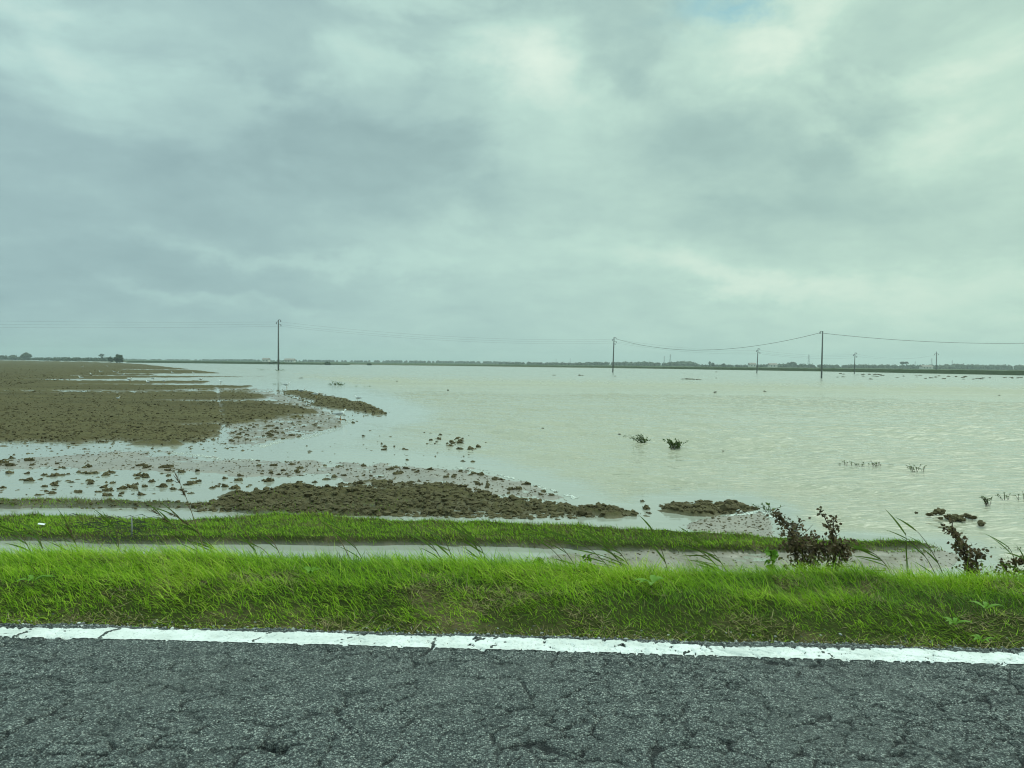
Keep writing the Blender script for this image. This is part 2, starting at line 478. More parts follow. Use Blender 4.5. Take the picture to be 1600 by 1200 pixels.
def clod_material():
    m, n, out = new_mat('clod_soil')
    pos = n.n('ShaderNodeNewGeometry').outputs['Position']
    n2 = n.noise(pos, 22, 4, .65)['Fac']; n1 = n.noise(pos, 3, 3, .5)['Fac']
    col = n.mix(n2, (.034, .029, .014), (.135, .110, .056))
    col = n.mix(n.mapr(n1, .35, .7), col, n.mix(n2, (.060, .051, .024), (.165, .138, .070)))
    principled(n, out, col, .8, n.bump(n2, .8, .02), .12)
    return m
M_CLOD = clod_material()

def water_material():
    m, n, out = new_mat('flood_water')
    pos = n.n('ShaderNodeNewGeometry').outputs['Position']
    wave = n.attr('wave')
    ang = rad(-36)
    p1 = n.vscale(pos, (.75, 3.4, 1), ang)
    a = n.noise(p1, 1.0, 4, .55, .3)['Fac']
    b = n.noise(n.vscale(pos, (3.0, 9.0, 1), ang + .25), 1.0, 3, .55)['Fac']
    c = n.noise(n.vscale(pos, (.05, .22, 1), ang), 1.0, 3, .5)['Fac']
    hgt = n.m('ADD', a, n.m('MULTIPLY', b, .22))
    strg = n.m('MULTIPLY', n.m('MULTIPLY_ADD', wave, .9, .05), n.mapr(c, .3, .7, .55, 1.0))
    nb = n.bump(hgt, strg, .16)
    silt = n.mix(n.m('MULTIPLY_ADD', n.noise(n.vscale(pos, (.03, .12, 1), ang), 1.0, 4, .6)['Fac'], 1.6, -.3, clamp=True), (.305, .295, .210), (.372, .360, .265))
    silt = n.mix(wave, (.305, .315, .262), silt)
    principled(n, out, silt, n.m('ADD', n.m('MULTIPLY_ADD', n.attr('chop'), .32, .05), n.m('MULTIPLY', wave, .02)), nb, n.m('MULTIPLY_ADD', n.attr('chop'), -.40, .5), 1.333)
    return m
M_WATER = water_material()

def road_material():
    m, n, out = new_mat('worn_asphalt')
    pos = n.n('ShaderNodeNewGeometry').outputs['Position']
    crack = n.attr('crack')
    v1 = n.n('ShaderNodeTexVoronoi'); n.put(v1.inputs['Vector'], pos); v1.inputs['Scale'].default_value = 135
    v2 = n.n('ShaderNodeTexVoronoi'); n.put(v2.inputs['Vector'], pos); v2.inputs['Scale'].default_value = 75
    cs = n.n('ShaderNodeSeparateColor'); n.put(cs.inputs[0], v1.outputs['Color'])
    cs2 = n.n('ShaderNodeSeparateColor'); n.put(cs2.inputs[0], v2.outputs['Color'])
    patch = n.noise(pos, 1.1, 5, .6)['Fac']; patch2 = n.noise(pos, 7, 4, .6)['Fac']
    stone = n.ramp(cs.outputs[0], (0.0, (.030, .038, .036)), (.5, (.125, .146, .138)), (.85, (.245, .268, .245)), (1.0, (.44, .46, .42)))
    chip = n.mapr(cs2.outputs[1], .955, .97)
    stone = n.mix(n.m('MULTIPLY', chip, n.mapr(v2.outputs['Distance'], .35, .25)), stone, (.42, .43, .40))
    binder = n.mapr(v1.outputs['Distance'], .35, .75)
    col = n.mix(n.m('MULTIPLY', binder, .8), stone, (.016, .019, .021))
    col = n.mix(n.mapr(patch2, .45, .65, 0., .40), col, (.030, .036, .037))
    col = n.mix(n.mapr(patch, .42, .72, 0., .35), col, (.10, .108, .10))
    col = n.mix(crack, col, (.005, .007, .008))
    hgt = n.m('SUBTRACT', n.m('MULTIPLY', cs.outputs[2], .5), n.m('MULTIPLY', v1.outputs['Distance'], .8))
    hgt = n.m('ADD', hgt, n.m('MULTIPLY', n.noise(pos, 48, 4, .7)['Fac'], 1.0))
    nb = n.bump(hgt, .9, .010)
    principled(n, out, col, n.mapr(patch2, .3, .7, .62, .85), nb, .35)
    return m
M_ROAD = road_material()

def paint_material():
    m, n, out = new_mat('white_road_paint')
    pos = n.n('ShaderNodeNewGeometry').outputs['Position']
    f = n.noise(pos, 60, 4, .7)['Fac']; f2 = n.noise(pos, 5, 4, .6)['Fac']
    col = n.mix(n.mapr(f2, .35, .7), (.70, .71, .69), (.54, .56, .53))
    col = n.mix(n.mapr(f, .56, .66, 0., .8), col, (.32, .34, .32))
    principled(n, out, col, .6, n.bump(f, .5, .006), .4)
    return m
M_PAINT = paint_material()

def blade_material(name, ramp, dry, trans=.35):
    m, n, out = new_mat(name)
    rnd, dr, hh = n.attr('rnd'), n.attr('dry'), n.attr('along')
    col = n.ramp(rnd, *ramp)
    col = n.mix(dr, col, n.ramp(rnd, *dry))
    d = n.n('ShaderNodeBsdfPrincipled')
    n.put(d.inputs['Base Color'], col); d.inputs['Roughness'].default_value = .5; d.inputs['Specular IOR Level'].default_value = .10
    tr = n.n('ShaderNodeBsdfTranslucent'); n.put(tr.inputs[0], n.mix(.4, col, (.12, .26, .01)))
    mx = n.n('ShaderNodeMixShader'); mx.inputs[0].default_value = trans
    n.put(mx.inputs[1], d.outputs[0]); n.put(mx.inputs[2], tr.outputs[0]); n.put(out.inputs[0], mx.outputs[0])
    return m
M_VERGE = blade_material('verge_grass', [(0, (.045, .105, .006)), (.42, (.190, .370, .012)), (.8, (.340, .540, .020)), (1, (.56, .66, .10))],
                         [(0, (.14, .11, .045)), (.6, (.29, .235, .105)), (1, (.46, .38, .20))], .38)
M_BANK = blade_material('bank_grass', [(0, (.065, .145, .008)), (.5, (.190, .360, .014)), (1, (.34, .50, .03))],
                        [(0, (.085, .075, .03)), (1, (.17, .14, .06))], .3)

# ------------------------------------------------------------------ ground
def polar_grid(radii, angles):
    A, Rr = np.meshgrid(angles, radii)
    return Rr * np.sin(A), Rr * np.cos(A)

def cosp(n, a, b, seam):   # dense angles
    return np.linspace(a, b, n)

ang = np.concatenate([np.linspace(rad(-180), rad(-60), 26)[:-1], np.linspace(rad(-60), rad(-37), 50)[:-1],
                      np.linspace(rad(-37), rad(37), 560), np.linspace(rad(37), rad(60), 50)[1:], np.linspace(rad(60), rad(180), 26)[1:-1]])
rr = [1.0, 2.5, 3.8]
rr += list(np.linspace(4.0, 8.2, 44))
vv = np.concatenate([np.linspace(346, 290, 44)[:-1], np.linspace(290, 120, 170), np.linspace(119.6, 40, 135)[0:], np.linspace(39.5, 6, 60)])
rr += list((CAM_Z - WZ) * F / vv)
rr += list(np.geomspace(rr[-1] * 1.12, 3600, 14))
rr = np.array(sorted(set(np.round(rr, 4))))
X, Y = polar_grid(rr, ang)
H, G, P, DM = land(X, Y)
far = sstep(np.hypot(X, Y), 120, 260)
Vg = np.stack([X, Y, H], -1).reshape(-1, 3)
nA = len(ang)
gq = grid_quads(len(rr), nA, True)[:, ::-1]
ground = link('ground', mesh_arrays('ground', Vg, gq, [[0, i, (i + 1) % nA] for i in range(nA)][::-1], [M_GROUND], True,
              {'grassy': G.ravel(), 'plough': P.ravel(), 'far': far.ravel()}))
tag(ground, 'flooded muddy field with ploughed brown soil and the grassy roadside slope', 'ground', kind='structure')

# ------------------------------------------------------------------ flood water
WANG = rad(-36)
def waves(x, y):
    ca, sa = math.cos(-WANG), math.sin(-WANG)
    p = x * math.cos(WANG) + y * math.sin(WANG)          # along the crests
    q = -x * math.sin(WANG) + y * math.cos(WANG)
    q = q + .22 * fbm(p * .5, q * .5, 2, 61)
    a = fbm(p * .75, q * 2.5, 2, 51)
    b = fbm(p * 1.7, q * 6.0, 2, 57)
    ridge = 1 - np.abs(a) * 2.2
    gust = .65 + .5 * fbm(p * .08, q * .12, 2, 71)
    c = fbm(p * .28, q * .85, 2, 63)
    return (.062 * ridge + .024 * b + .095 * (1 - np.abs(c) * 2.2)) * gust - .065
wang_ = np.concatenate([np.linspace(rad(-75), rad(-37), 50)[:-1], np.linspace(rad(-37), rad(37), 470), np.linspace(rad(37), rad(75), 50)[1:]])
wr = [6.9]
while wr[-1] < 62: wr.append(wr[-1] + max(.065, .0058 * wr[-1]))
wr += list(np.geomspace(wr[-1] * 1.02, 3500, 110))
wr = np.array(wr)
X, Y = polar_grid(wr, wang_)
hl, _, _, dm = land(X, Y)
depth = WZ - hl
uw, vw = project(X, Y, np.full_like(X, WZ))
lee = uw - np.interp(vw, [567, 572, 580, 600, 640, 700, 790, 870], [-300, 0, 240, 420, 560, 660, 800, 880])
amp = sstep(dm, 0, 30) * (.14 + .86 * sstep(lee, -170, 240)) * sstep(depth, .035, .07)
Z = WZ + waves(X, Y) * amp * sstep(-np.hypot(X, Y), -150, -40)
Z = np.where(hl < WZ, np.maximum(Z, np.minimum(hl + .035, WZ)), WZ)
water = link('water', mesh_arrays('water', np.stack([X, Y, Z], -1).reshape(-1, 3), grid_quads(len(wr), len(wang_))[:, ::-1], None, [M_WATER], True,
             {'wave': amp.ravel(), 'chop': (np.maximum(amp, .55) * sstep(np.hypot(X, Y), 35, 115)).ravel()}))
tag(water, 'murky flood water with wind ripples covering the fields', 'water', kind='structure')

# ------------------------------------------------------------------ road with its white line
def road_surface(s, t):
    x, y = from_st(s, t)
    w1 = .12 * fbm(x * 2.2, y * 2.2, 3, 81); w2 = .12 * fbm(x * 2.2 + 9, y * 2.2 - 5, 3, 83)
    f1, f2, cid = voronoi((x + w1) * 3.1, (y + w2) * 4.0, 85)
    g1, g2, cid2 = voronoi((x + w1 * .5) * 8.5, (y + w2 * .5) * 10.5, 89)
    region = sstep(fbm(x * .9, y * 1.3, 3, 91), -.45, .10)
    region2 = sstep(fbm(x * 1.4 + 4, y * 1.8, 3, 93), -.35, .20)
    jit = fbm(x * 30, y * 30, 2, 95)
    brk = sstep(fbm(x * 6 + 2, y * 8, 3, 96), -.40, .05)
    c1 = (1 - sstep(f2 - f1 + .06 * jit, .012, .046)) * region * brk
    c2 = (1 - sstep(g2 - g1 + .14 * jit, .02, .080)) * region2 * sstep(fbm(x * 9, y * 12 + 7, 3, 98), -.35, .10)
    c3 = sstep(fbm(x * 30, y * 44, 3, 94) + .35 * jit + .25 * fbm(x * 2.5, y * 3, 2, 92), .46, .57) * .6
    c2 = np.maximum(c2, c3)
    crack = np.maximum(c1, c2)
    crack = crack * sstep(s, S_EDGE - 2.9, S_EDGE - 2.0) if False else crack
    # small pothole down to black binder
    px, py, _ = at(428., 1169., 0.)
    ps, pt = to_st(px, py)
    du = (t - pt) / .054; dv = (s - ps - .25 * (pt - t)) / .033
    hole = 1 - sstep(du * du + dv * dv + .9 * jit + .5 * fbm(x * 70, y * 70, 2, 97), .55, 1.15)
    # fallen-in rim at the verge
    lip = sstep(s, S_EDGE - .07 + .05 * fbm(t * 1.5, t * 0 + 3, 3, 99), S_EDGE + .02)
    z = .004 * fbm(x * .7, y * .7, 2, 101) + .0015 * fbm(x * 12, y * 12, 2, 103) + .0032 * fbm(x * 70, y * 70, 2, 105) - .013 * crack - .034 * hole - .05 * lip
    return z, np.maximum(crack * .9, hole)
def graded(a, b, step, lo, hi, grow=1.25):
    out = list(np.arange(a, b, step)); st = step
    while out[-1] < hi: st *= grow; out.append(out[-1] + st)
    st = step
    while out[0] > lo: st *= grow; out.insert(0, out[0] - st)
    return np.array(out)
ss = graded(S_LINE - 1.80, S_EDGE + .02, .0074, S_LINE - 6.5, S_EDGE + .02)
tt = graded(-3.1, 3.1, .0082, -420, 420, 1.3)
T, S = np.meshgrid(tt, ss)
Z, CR = road_surface(S, T)
fadef = np.where((np.abs(T) < 4.5) & (S > S_LINE - 2.4), 1, 0)
Z = Z * fadef; CR = CR * fadef
Xr, Yr = from_st(S, T)
road = link('road', mesh_arrays('road', np.stack([Xr, Yr, Z], -1).reshape(-1, 3), grid_quads(len(ss), len(tt)), None, [M_ROAD], True, {'crack': CR.ravel()}))
tag(road, 'dark cracked asphalt road with a worn white edge line', 'road', kind='structure')

ls = np.linspace(S_LINE, S_LINE2, 30)
lt = graded(-4.4, 4.4, .0065, -300, 300, 1.3)
T, S = np.meshgrid(lt, ls)
Z, CR = road_surface(S, T)
near = np.abs(T) < 5.0
x_, y_ = from_st(S, T)
fr = (S - S_LINE) / (S_LINE2 - S_LINE)
wear = .5 * fbm(T * 2.6, S * 0 + 1, 4, 111) + .35 * fbm(T * 16, S * 14, 3, 113) + .10 * fbm(T * 60, S * 60, 2, 115)
top = .90 - .30 * np.maximum(fbm(T * 1.1, S * 0, 3, 117), -.25) + .30 * wear
keep = (fr < top) & (fr > .02 + .06 * wear) & ~((CR > .6) & (wear > .38)) & (wear + .4 * fbm(T * 5, S * 9, 3, 119) < .62)
keep = np.where(near, keep, True)
# joints where the paint has broken across
for uj in (155, 395, 545, 668, 1118, 1290, 38, 780):
    q = at(float(uj), 990. + .027 * uj, 0.); sj, tj = to_st(q[0], q[1])
    d = np.abs(T - tj - .08 * fbm(S * 9, S * 0 + uj, 3, 121) - .12 * (S - S_LINE))
    keep &= ~(d < .001 + .008 * np.maximum(0, fbm(S * 14, S * 0 + uj, 2, 123) + .25))
kq = (keep[:-1, :-1] & keep[1:, :-1] & keep[:-1, 1:] & keep[1:, 1:]).ravel()
lq = grid_quads(len(ls), len(lt))[kq]
Zl = np.where(near, Z, 0) + .0035
edge_line = link('edge_line', mesh_arrays('edge_line', np.stack([x_, y_, Zl], -1).reshape(-1, 3), lq, None, [M_PAINT], True), road)

# ------------------------------------------------------------------ gravel at the road's edge
def ico(sub=1):
    import bmesh
    bm = bmesh.new(); bmesh.ops.create_icosphere(bm, subdivisions=sub, radius=1)
    V = np.array([v.co[:] for v in bm.verts]); T_ = np.array([[v.index for v in f.verts] for f in bm.faces]); bm.free()
    return V, T_
ICO1, ICO1T = ico(1); ICO2, ICO2T = ico(2); ICO3, ICO3T = ico(3)
def lumps(P, R, flat, V0, T0, rough=.35, seed=1):
    """many knobbly lumps as one vertex / triangle array"""
    g = np.random.default_rng(seed); n = len(P)
    D = V0[None] * (1 + rough * (g.random((n, len(V0), 1)) - .5) * 2)
    th = g.random(n) * 2 * np.pi; c, s_ = np.cos(th), np.sin(th)
    ax = .7 + .6 * g.random((n, 2))
    x = D[..., 0] * ax[:, :1]; y = D[..., 1] * ax[:, 1:]
    D = np.stack([x * c[:, None] - y * s_[:, None], x * s_[:, None] + y * c[:, None], D[..., 2] * np.asarray(flat).reshape(-1, 1)], -1)
    Vv = P[:, None] + D * R[:, None, None]
    Tt = T0[None] + (np.arange(n) * len(V0))[:, None, None]
    return Vv.reshape(-1, 3), Tt.reshape(-1, 3)

n = 5200
t_ = RNG.uniform(-5, 5, n); s_ = S_EDGE - .07 + np.abs(RNG.normal(0, .075, n)) * 1.0 - .03
x_, y_ = from_st(s_, t_)
zr, _ = road_surface(s_, t_); zl = land(x_, y_)[0]
R_ = RNG.uniform(.0025, .0065, n) * (1 + .8 * (RNG.random(n) > .93))
Pg = np.stack([x_, y_, np.maximum(zr, zl) + R_ * .3], -1)
Vv, Tt = lumps(Pg, R_, .7, ICO1, ICO1T, .3, 5)
m, nn, out = new_mat('road_gravel')
rn = nn.attr('rnd')
principled(nn, out, nn.ramp(rn, (0, (.04, .045, .045)), (.5, (.12, .125, .12)), (.8, (.30, .31, .29)), (1, (.62, .63, .60))), .7)
M_GRAVEL = m
gravel = link('gravel', mesh_arrays('gravel', Vv, None, Tt, [M_GRAVEL], False, {'rnd': np.repeat(RNG.random(n) ** 1.2, len(ICO1))}))
tag(gravel, 'pale and dark grit lying between the white line and the grass', 'gravel', kind='stuff')

# ------------------------------------------------------------------ grass
def blades(x, y, z, L, Wd, lean, az, bend, rnd, dry, levels=4):
    """curved tapering blades, vertices 2 per level and one tip"""
    n = len(x)
    ks = np.linspace(0, 1, levels)
    th0 = lean
    V = np.zeros((n, levels * 2 - 1, 3)); px = np.zeros(n); pz = np.zeros(n)
    ca, sa = np.cos(az), np.sin(az)
    twist = RNG.uniform(-.9, .9, n)
    sx, sy = -np.sin(az + twist), np.cos(az + twist)
    for i, k in enumerate(ks):
        if i:
            a = th0 + bend * (k - .5 / (levels - 1))
            px = px + np.sin(a) * L / (levels - 1); pz = pz + np.cos(a) * L / (levels - 1)
        c = np.stack([x + px * ca, y + px * sa, z + pz], -1)
        if i < levels - 1:
            ww = Wd * (1 - .75 * k ** 1.5)
            off = np.stack([sx * ww, sy * ww, np.zeros(n)], -1) * .5
            V[:, 2 * i] = c - off; V[:, 2 * i + 1] = c + off
        else:
            V[:, 2 * i] = c
    nv = levels * 2 - 1
    q = np.array([[2 * i, 2 * i + 1, 2 * i + 3, 2 * i + 2] for i in range(levels - 2)])
    tr = np.array([[2 * levels - 4, 2 * levels - 3, 2 * levels - 2]])
    off = (np.arange(n) * nv)[:, None, None]
    al = np.concatenate([np.repeat(ks[:-1], 2), [1.0]])
    return V.reshape(-1, 3), (q[None] + off).reshape(-1, 4), (tr[None] + off).reshape(-1, 3), \
        {'rnd': np.repeat(rnd, nv), 'dry': np.repeat(dry, nv), 'along': np.tile(al, n)}

WIND = math.pi - .15             # blades lean towards -x
n = 150000
t_ = RNG.uniform(-6.2, 6.2, n); rs_ = RNG.random(n)
edge_ = S_EDGE - .02 + .11 * fbm(t_ * 1.4, t_ * 0, 3, 131) + .03 * fbm(t_ * 7, t_ * 0, 2, 132)
s_ = edge_ + rs_ * (S_CREST + .70 - edge_)
x_, y_ = from_st(s_, t_)
z_ = land(x_, y_)[0]
k = (s_ - S_EDGE) / (S_CREST - S_EDGE)
tuft = fbm(x_ * 2.2, y_ * 3.2, 3, 133); big_ = fbm(x_ * .8, y_ * 1.4, 2, 137); fine_ = fbm(x_ * 7, y_ * 7, 2, 139)
dryp = sstep(fbm(x_ * 2.3 + 3, y_ * 3.2, 3, 141) + .25 * fine_ - .35 * np.abs(k - .42), .06, .30) * sstep(-k, -.86, -.62)
dryp = np.maximum(dryp, .75 * sstep(-k, -.16, .0) * (fine_ > -.25))
isdry = (RNG.random(n) < .11 + .66 * dryp).astype(float)
L = (.055 + .080 * sstep(k, .0, .75) + .085 * np.maximum(tuft, 0) + .045 * big_) * RNG.uniform(.45, 1.4, n) * (1 - .30 * dryp)
L = np.clip(L * .80, .02, .22) * (1 - .4 * (isdry > 0))
L *= np.where(k < .10, .8, 1.0)
az_ = np.where(RNG.random(n) < .78, WIND + RNG.normal(0, .6, n) + 1.1 * big_ + 1.2 * tuft, RNG.uniform(0, 2 * np.pi, n))
lean = RNG.uniform(.30, 1.15, n); bend = RNG.uniform(.3, 1.6, n)
lean = np.where(isdry > 0, lean + .5, lean)
rnd = np.clip(.50 + .25 * RNG.normal(0, 1, n) + .42 * tuft + .28 * big_ + .18 * fine_, 0, 1)
# dead thatch lying between the green blades
m_ = 60000
tt_ = RNG.uniform(-6.2, 6.2, m_); st_ = S_EDGE - .03 + RNG.random(m_) ** 1.2 * (S_CREST - S_EDGE)
xt_, yt_ = from_st(st_, tt_)
pk_ = sstep(fbm(xt_ * 2.3 + 3, yt_ * 3.2, 3, 141) + .25 * fbm(xt_ * 7, yt_ * 7, 2, 139) - .3 * np.abs((st_ - S_EDGE) / (S_CREST - S_EDGE) - .42), .02, .26) + .45 * sstep(S_EDGE + .14 - st_, 0, .12)
pk_ = RNG.random(m_) < np.clip(pk_, .03, .9)
st_, xt_, yt_ = st_[pk_], xt_[pk_], yt_[pk_]; m_ = len(xt_)
zt_ = land(xt_, yt_)[0]
x_, y_, z_ = np.r_[x_, xt_], np.r_[y_, yt_], np.r_[z_, zt_ + RNG.uniform(.0, .02, m_)]
L = np.r_[L, RNG.uniform(.03, .085, m_)]; lean = np.r_[lean, RNG.uniform(1.0, 1.5, m_)]; bend = np.r_[bend, RNG.uniform(-.3, .5, m_)]
az_ = np.r_[az_, RNG.uniform(0, 6.28, m_)]; rnd = np.r_[rnd, RNG.random(m_)]; isdry = np.r_[isdry, np.where(RNG.random(m_) < .72, 1.0, 0.0)]
# thin straw stalks standing above the sward
m_ = 1100
tt_ = RNG.uniform(-6.2, 6.2, m_); st_ = S_EDGE + .15 + RNG.random(m_) ** .7 * (S_CREST + .35 - S_EDGE)
xt_, yt_ = from_st(st_, tt_); zt_ = land(xt_, yt_)[0]
x_, y_, z_ = np.r_[x_, xt_], np.r_[y_, yt_], np.r_[z_, zt_]
L = np.r_[L, RNG.uniform(.12, .30, m_)]; lean = np.r_[lean, RNG.uniform(.2, .9, m_)]; bend = np.r_[bend, RNG.uniform(.0, .7, m_)]
az_ = np.r_[az_, WIND + RNG.normal(0, .6, m_)]; rnd = np.r_[rnd, RNG.uniform(.4, 1, m_)]; isdry = np.r_[isdry, np.where(RNG.random(m_) < .8, 1.0, 0.0)]
n = len(x_)
wd_ = RNG.uniform(.0024, .0048, n); wd_[-m_:] *= .55
V_, Q_, T_, A_ = blades(x_, y_, z_ - .004, L, wd_, lean, az_, bend, rnd, isdry)
verge = link('grass', mesh_arrays('grass', V_, Q_, T_, [M_VERGE], True, A_))
tag(verge, 'bright green windblown roadside grass between the asphalt and the ditch', 'grass', kind='stuff')

# grass on the bank in the flood and on the thin strip behind it
def zone_points(polys, n, grow=0):
    """random points of photo-pixel outlines, put on the water level with even spread over the ground"""
    us, vs = [], []
    for p in polys:
        p = np.asarray(p, float)
        lo, hi = p.min(0), p.max(0)
        lo[0] = max(lo[0], -260); hi[0] = min(hi[0], 1860)
        m = n * 4
        y0, y1 = (CAM_Z - WZ) * F / (hi[1] - 567 + grow), (CAM_Z - WZ) * F / (lo[1] - 567)
        v = 567 + (CAM_Z - WZ) * F / np.sqrt(RNG.uniform(y0 ** 2, y1 ** 2, m))
        u = RNG.uniform(lo[0], hi[0], m)
        k = poly_sd(u, v, p) > -20
        us.append(u[k][:n]); vs.append(v[k][:n])
    return np.concatenate(us), np.concatenate(vs)
ZG = [z[1] for z in ZONES if z[0] == 'grass']
u_, v_ = zone_points([ZG[1]], 62000)
u2, v2 = zone_points([ZG[0]], 13000)
u_ = np.concatenate([u_, u2]); v_ = np.concatenate([v_, v2])
Pp = at(u_, v_, WZ)
x_, y_ = Pp[:, 0], Pp[:, 1]
h_, g_, p_, _ = land(x_, y_)
n2_ = fbm(x_ * 1.3, y_ * 2.0, 3, 151)
ok = (h_ > WZ - .09) & (RNG.random(len(x_)) < np.clip(g_ * 1.0 + .12 + .95 * n2_ - .12 * (h_ < WZ), 0, 1))
h_ = np.maximum(h_, WZ - .03)
x_, y_, h_, g_, n2_ = x_[ok], y_[ok], h_[ok], g_[ok], n2_[ok]
n = len(x_)
fine_ = fbm(x_ * 3, y_ * 5, 2, 153)
L = (.055 + .03 * np.maximum(n2_, 0) + .02 * fine_) * RNG.uniform(.5, 1.4, n)
dryb = (RNG.random(n) < np.clip(.10 + .9 * sstep(fine_ + .4 * n2_, .0, .5) * .5 + .45 * (g_ < .7), 0, .8)).astype(float)
V_, Q_, T_, A_ = blades(x_, y_, h_ - .005, np.clip(L, .02, .14), RNG.uniform(.0045, .0095, n), RNG.uniform(.1, .9, n),
                        WIND + RNG.normal(0, .9, n), RNG.uniform(.3, 1.3, n), np.clip(.5 + .25 * RNG.normal(0, 1, n) + .25 * n2_, 0, 1), dryb, 3)
bank = link('grass', mesh_arrays('grass', V_, Q_, T_, [M_BANK], True, A_))
tag(bank, 'short darker grass on the low bank standing in the flood water', 'grass', kind='stuff')

# ------------------------------------------------------------------ mud clods
def clod_mesh(seed, V0, T0, name='mud_clod'):
    g = np.random.default_rng(seed)
    V = V0.copy()
    for _ in range(3):
        d = g.normal(size=3); d /= np.linalg.norm(d)
        V *= (1 + .30 * g.normal() * np.maximum(0, V @ d - .35) )[:, None]
    nz = np.array([fbm(V[:, 0] * 1.7 + seed, V[:, 1] * 1.7 + V[:, 2] * 1.3, 3, 200 + seed)]).T
    nz2 = np.array([fbm(V[:, 0] * 4.5 + seed, V[:, 1] * 4.5 - V[:, 2] * 3.7, 2, 230 + seed)]).T
    V = V * (1 + .75 * nz + .40 * nz2) * (1 + .05 * g.normal(size=(len(V), 1)))
    V[:, 2] *= g.uniform(.45, .75)
    return mesh_arrays(name, V, None, T0, [M_CLOD], False)
CLOD_MESHES = [clod_mesh(i, ICO3, ICO3T) for i in range(10)]

def scatter(poly, n, rlo, rhi, power=2.5):
    p = np.asarray(poly, float); lo, hi = p.min(0), p.max(0)
    us, vs = [], []
    while sum(map(len, us)) < n:
        u = RNG.uniform(lo[0], hi[0], n * 2); v = RNG.uniform(lo[1], hi[1], n * 2)
        k = poly_sd(u, v, p) > 0
        us.append(u[k]); vs.append(v[k])
    u = np.concatenate(us)[:n]; v = np.concatenate(vs)[:n]
    r = rlo + (rhi - rlo) * RNG.random(n) ** power
    return u, v, r

CLOD_SETS = [  # outline, count, radius range, label
 ([(-200,716),(0,712),(60,722),(240,728),(420,742),(440,752),(380,764),(250,775),(0,775),(-200,775)], 620, .012, .078,
  'brown mud clod in the shallow pool between the ploughed field and the green bank'),
 ([(0,690),(340,690),(420,702),(300,712),(60,712),(0,712)], 520, .010, .050, 'small mud clod in the water along the near edge of the ploughed field'),
 ([(400,700),(600,660),(760,690),(760,722),(560,718),(420,714)], 100, .016, .065, 'dark mud clod standing alone in the calm water right of the field'),
 ([(660,675),(740,680),(752,700),(735,712),(700,700)], 40, .03, .085, 'dark mud clod in the sparse line of clods in open water'),
 ([(380,718),(600,722),(760,738),(870,768),(860,782),(740,764),(520,757),(400,752)], 320, .012, .06, 'mud clod on the pale wet silt behind the clod ridge'),
 ([(320,786),(400,768),(560,757),(690,756),(800,776),(1000,802),(1040,800),(880,812),(560,806),(380,800)], 3000, .014, .055, 'brown clod heaped on the long mud ridge beyond the ditch'),
 ([(340,786),(400,770),(560,759),(690,757),(800,777),(960,800),(880,810),(560,804)], 130, .035, .085, 'brown clod heaped on the long mud ridge beyond the ditch'),
 ([(1030,787),(1110,784),(1188,795),(1150,803),(1080,806),(1038,799)], 520, .016, .06, 'dark clod heaped on the small mud island near the water edge'),
 ([(1060,826),(1110,806),(1210,803),(1220,846),(1120,838)], 70, .008, .030, 'small clod on the pale mud flat beside the mud island'),
 ([(780,870),(1000,864),(1480,862),(1495,882),(1100,888)], 70, .005, .020, 'small clod on the pale mud behind the verge grass'),
 ([(350,608),(430,606),(600,640),(560,660),(440,690),(360,690)], 900, .02, .075, 'mud clod in the half drowned strip at the end of the ploughed field'),
 ([(-300,604),(330,606),(480,640),(350,668),(340,692),(-300,690)], 10000, .014, .058, 'clod of ploughed soil'),
 ([(-300,563),(0,564),(190,568),(270,574),(190,583),(100,595),(20,605),(-300,606)], 5000, .03, .10, 'clod of ploughed soil'),
 ([(430,611),(470,609),(520,621),(560,628),(612,646),(590,650),(545,641),(482,633)], 700, .025, .08, 'clod of ploughed soil'),
 ([(-160,775),(0,776),(300,786),(540,786),(560,802),(300,797),(-160,795)], 500, .01, .035, 'clod of ploughed soil'),
 ([(300,790),(560,800),(700,802),(1010,806),(900,810),(560,806),(300,799)], 700, .015, .05, 'clod of ploughed soil'),
]
cu, cv, cr, cl = [], [], [], []
for k, (poly, n, a, b, lab) in enumerate(CLOD_SETS):
    u, v, r = scatter(poly, n, a, b)
    cu.append(u); cv.append(v); cr.append(r); cl.append(np.full(n, k))
SOLO = ((1467,799,.068,'dark upright root lump above the right shrub, highest of its cluster'),(1484,807,.065,'dark clod at the left of the pair just above the right shrub'),
        (1495,809,.075,'wide dark clod just above the tip of the right shrub'),(1503,811,.045,'small clod touching the wide clod above the right shrub'),
        (1513,806,.045,'dark head of the long low mud streak right of the right shrub tip'),(1523,808,.035,'middle of the long low mud streak right of the right shrub tip'),
        (1533,817,.045,'small dark clod below the long mud streak near the right edge'),(1453,803,.035,'small flat clod left of the root lump above the right shrub'),
        (1470,809,.035,'tiny clod under the root lump above the right shrub'),(1432,800,.02,'tiny dark clod alone left of the root lump cluster'),
        (1009,795,.055,'dark clod in the gap between the clod ridge and the mud island'),(1004,783,.045,'dark clod in open water above the gap before the mud island'),
        (1014,802,.035,'small clod at the tip of the long clod ridge'))
for i_, (u, v, r, lab_) in enumerate(SOLO):
    cu.append([u]); cv.append([v]); cr.append([r]); cl.append([len(CLOD_SETS) + i_])
cu, cv, cr, cl = map(np.concatenate, (cu, cv, cr, cl))
Pc = at(cu, cv, WZ); hc = land(Pc[:, 0], Pc[:, 1])[0]
Pc[:, 2] = np.maximum(hc, WZ - .012) + cr * np.where((cl == 5) | (cl == 6) | (cl == 7) | (cl >= 11), .14, -.04)
px_size = cr / np.hypot(Pc[:, 0], Pc[:, 1])
heap = (cl == 5) | (cl == 6) | (cl == 7) | ((cl >= 11) & (cl < len(CLOD_SETS)))
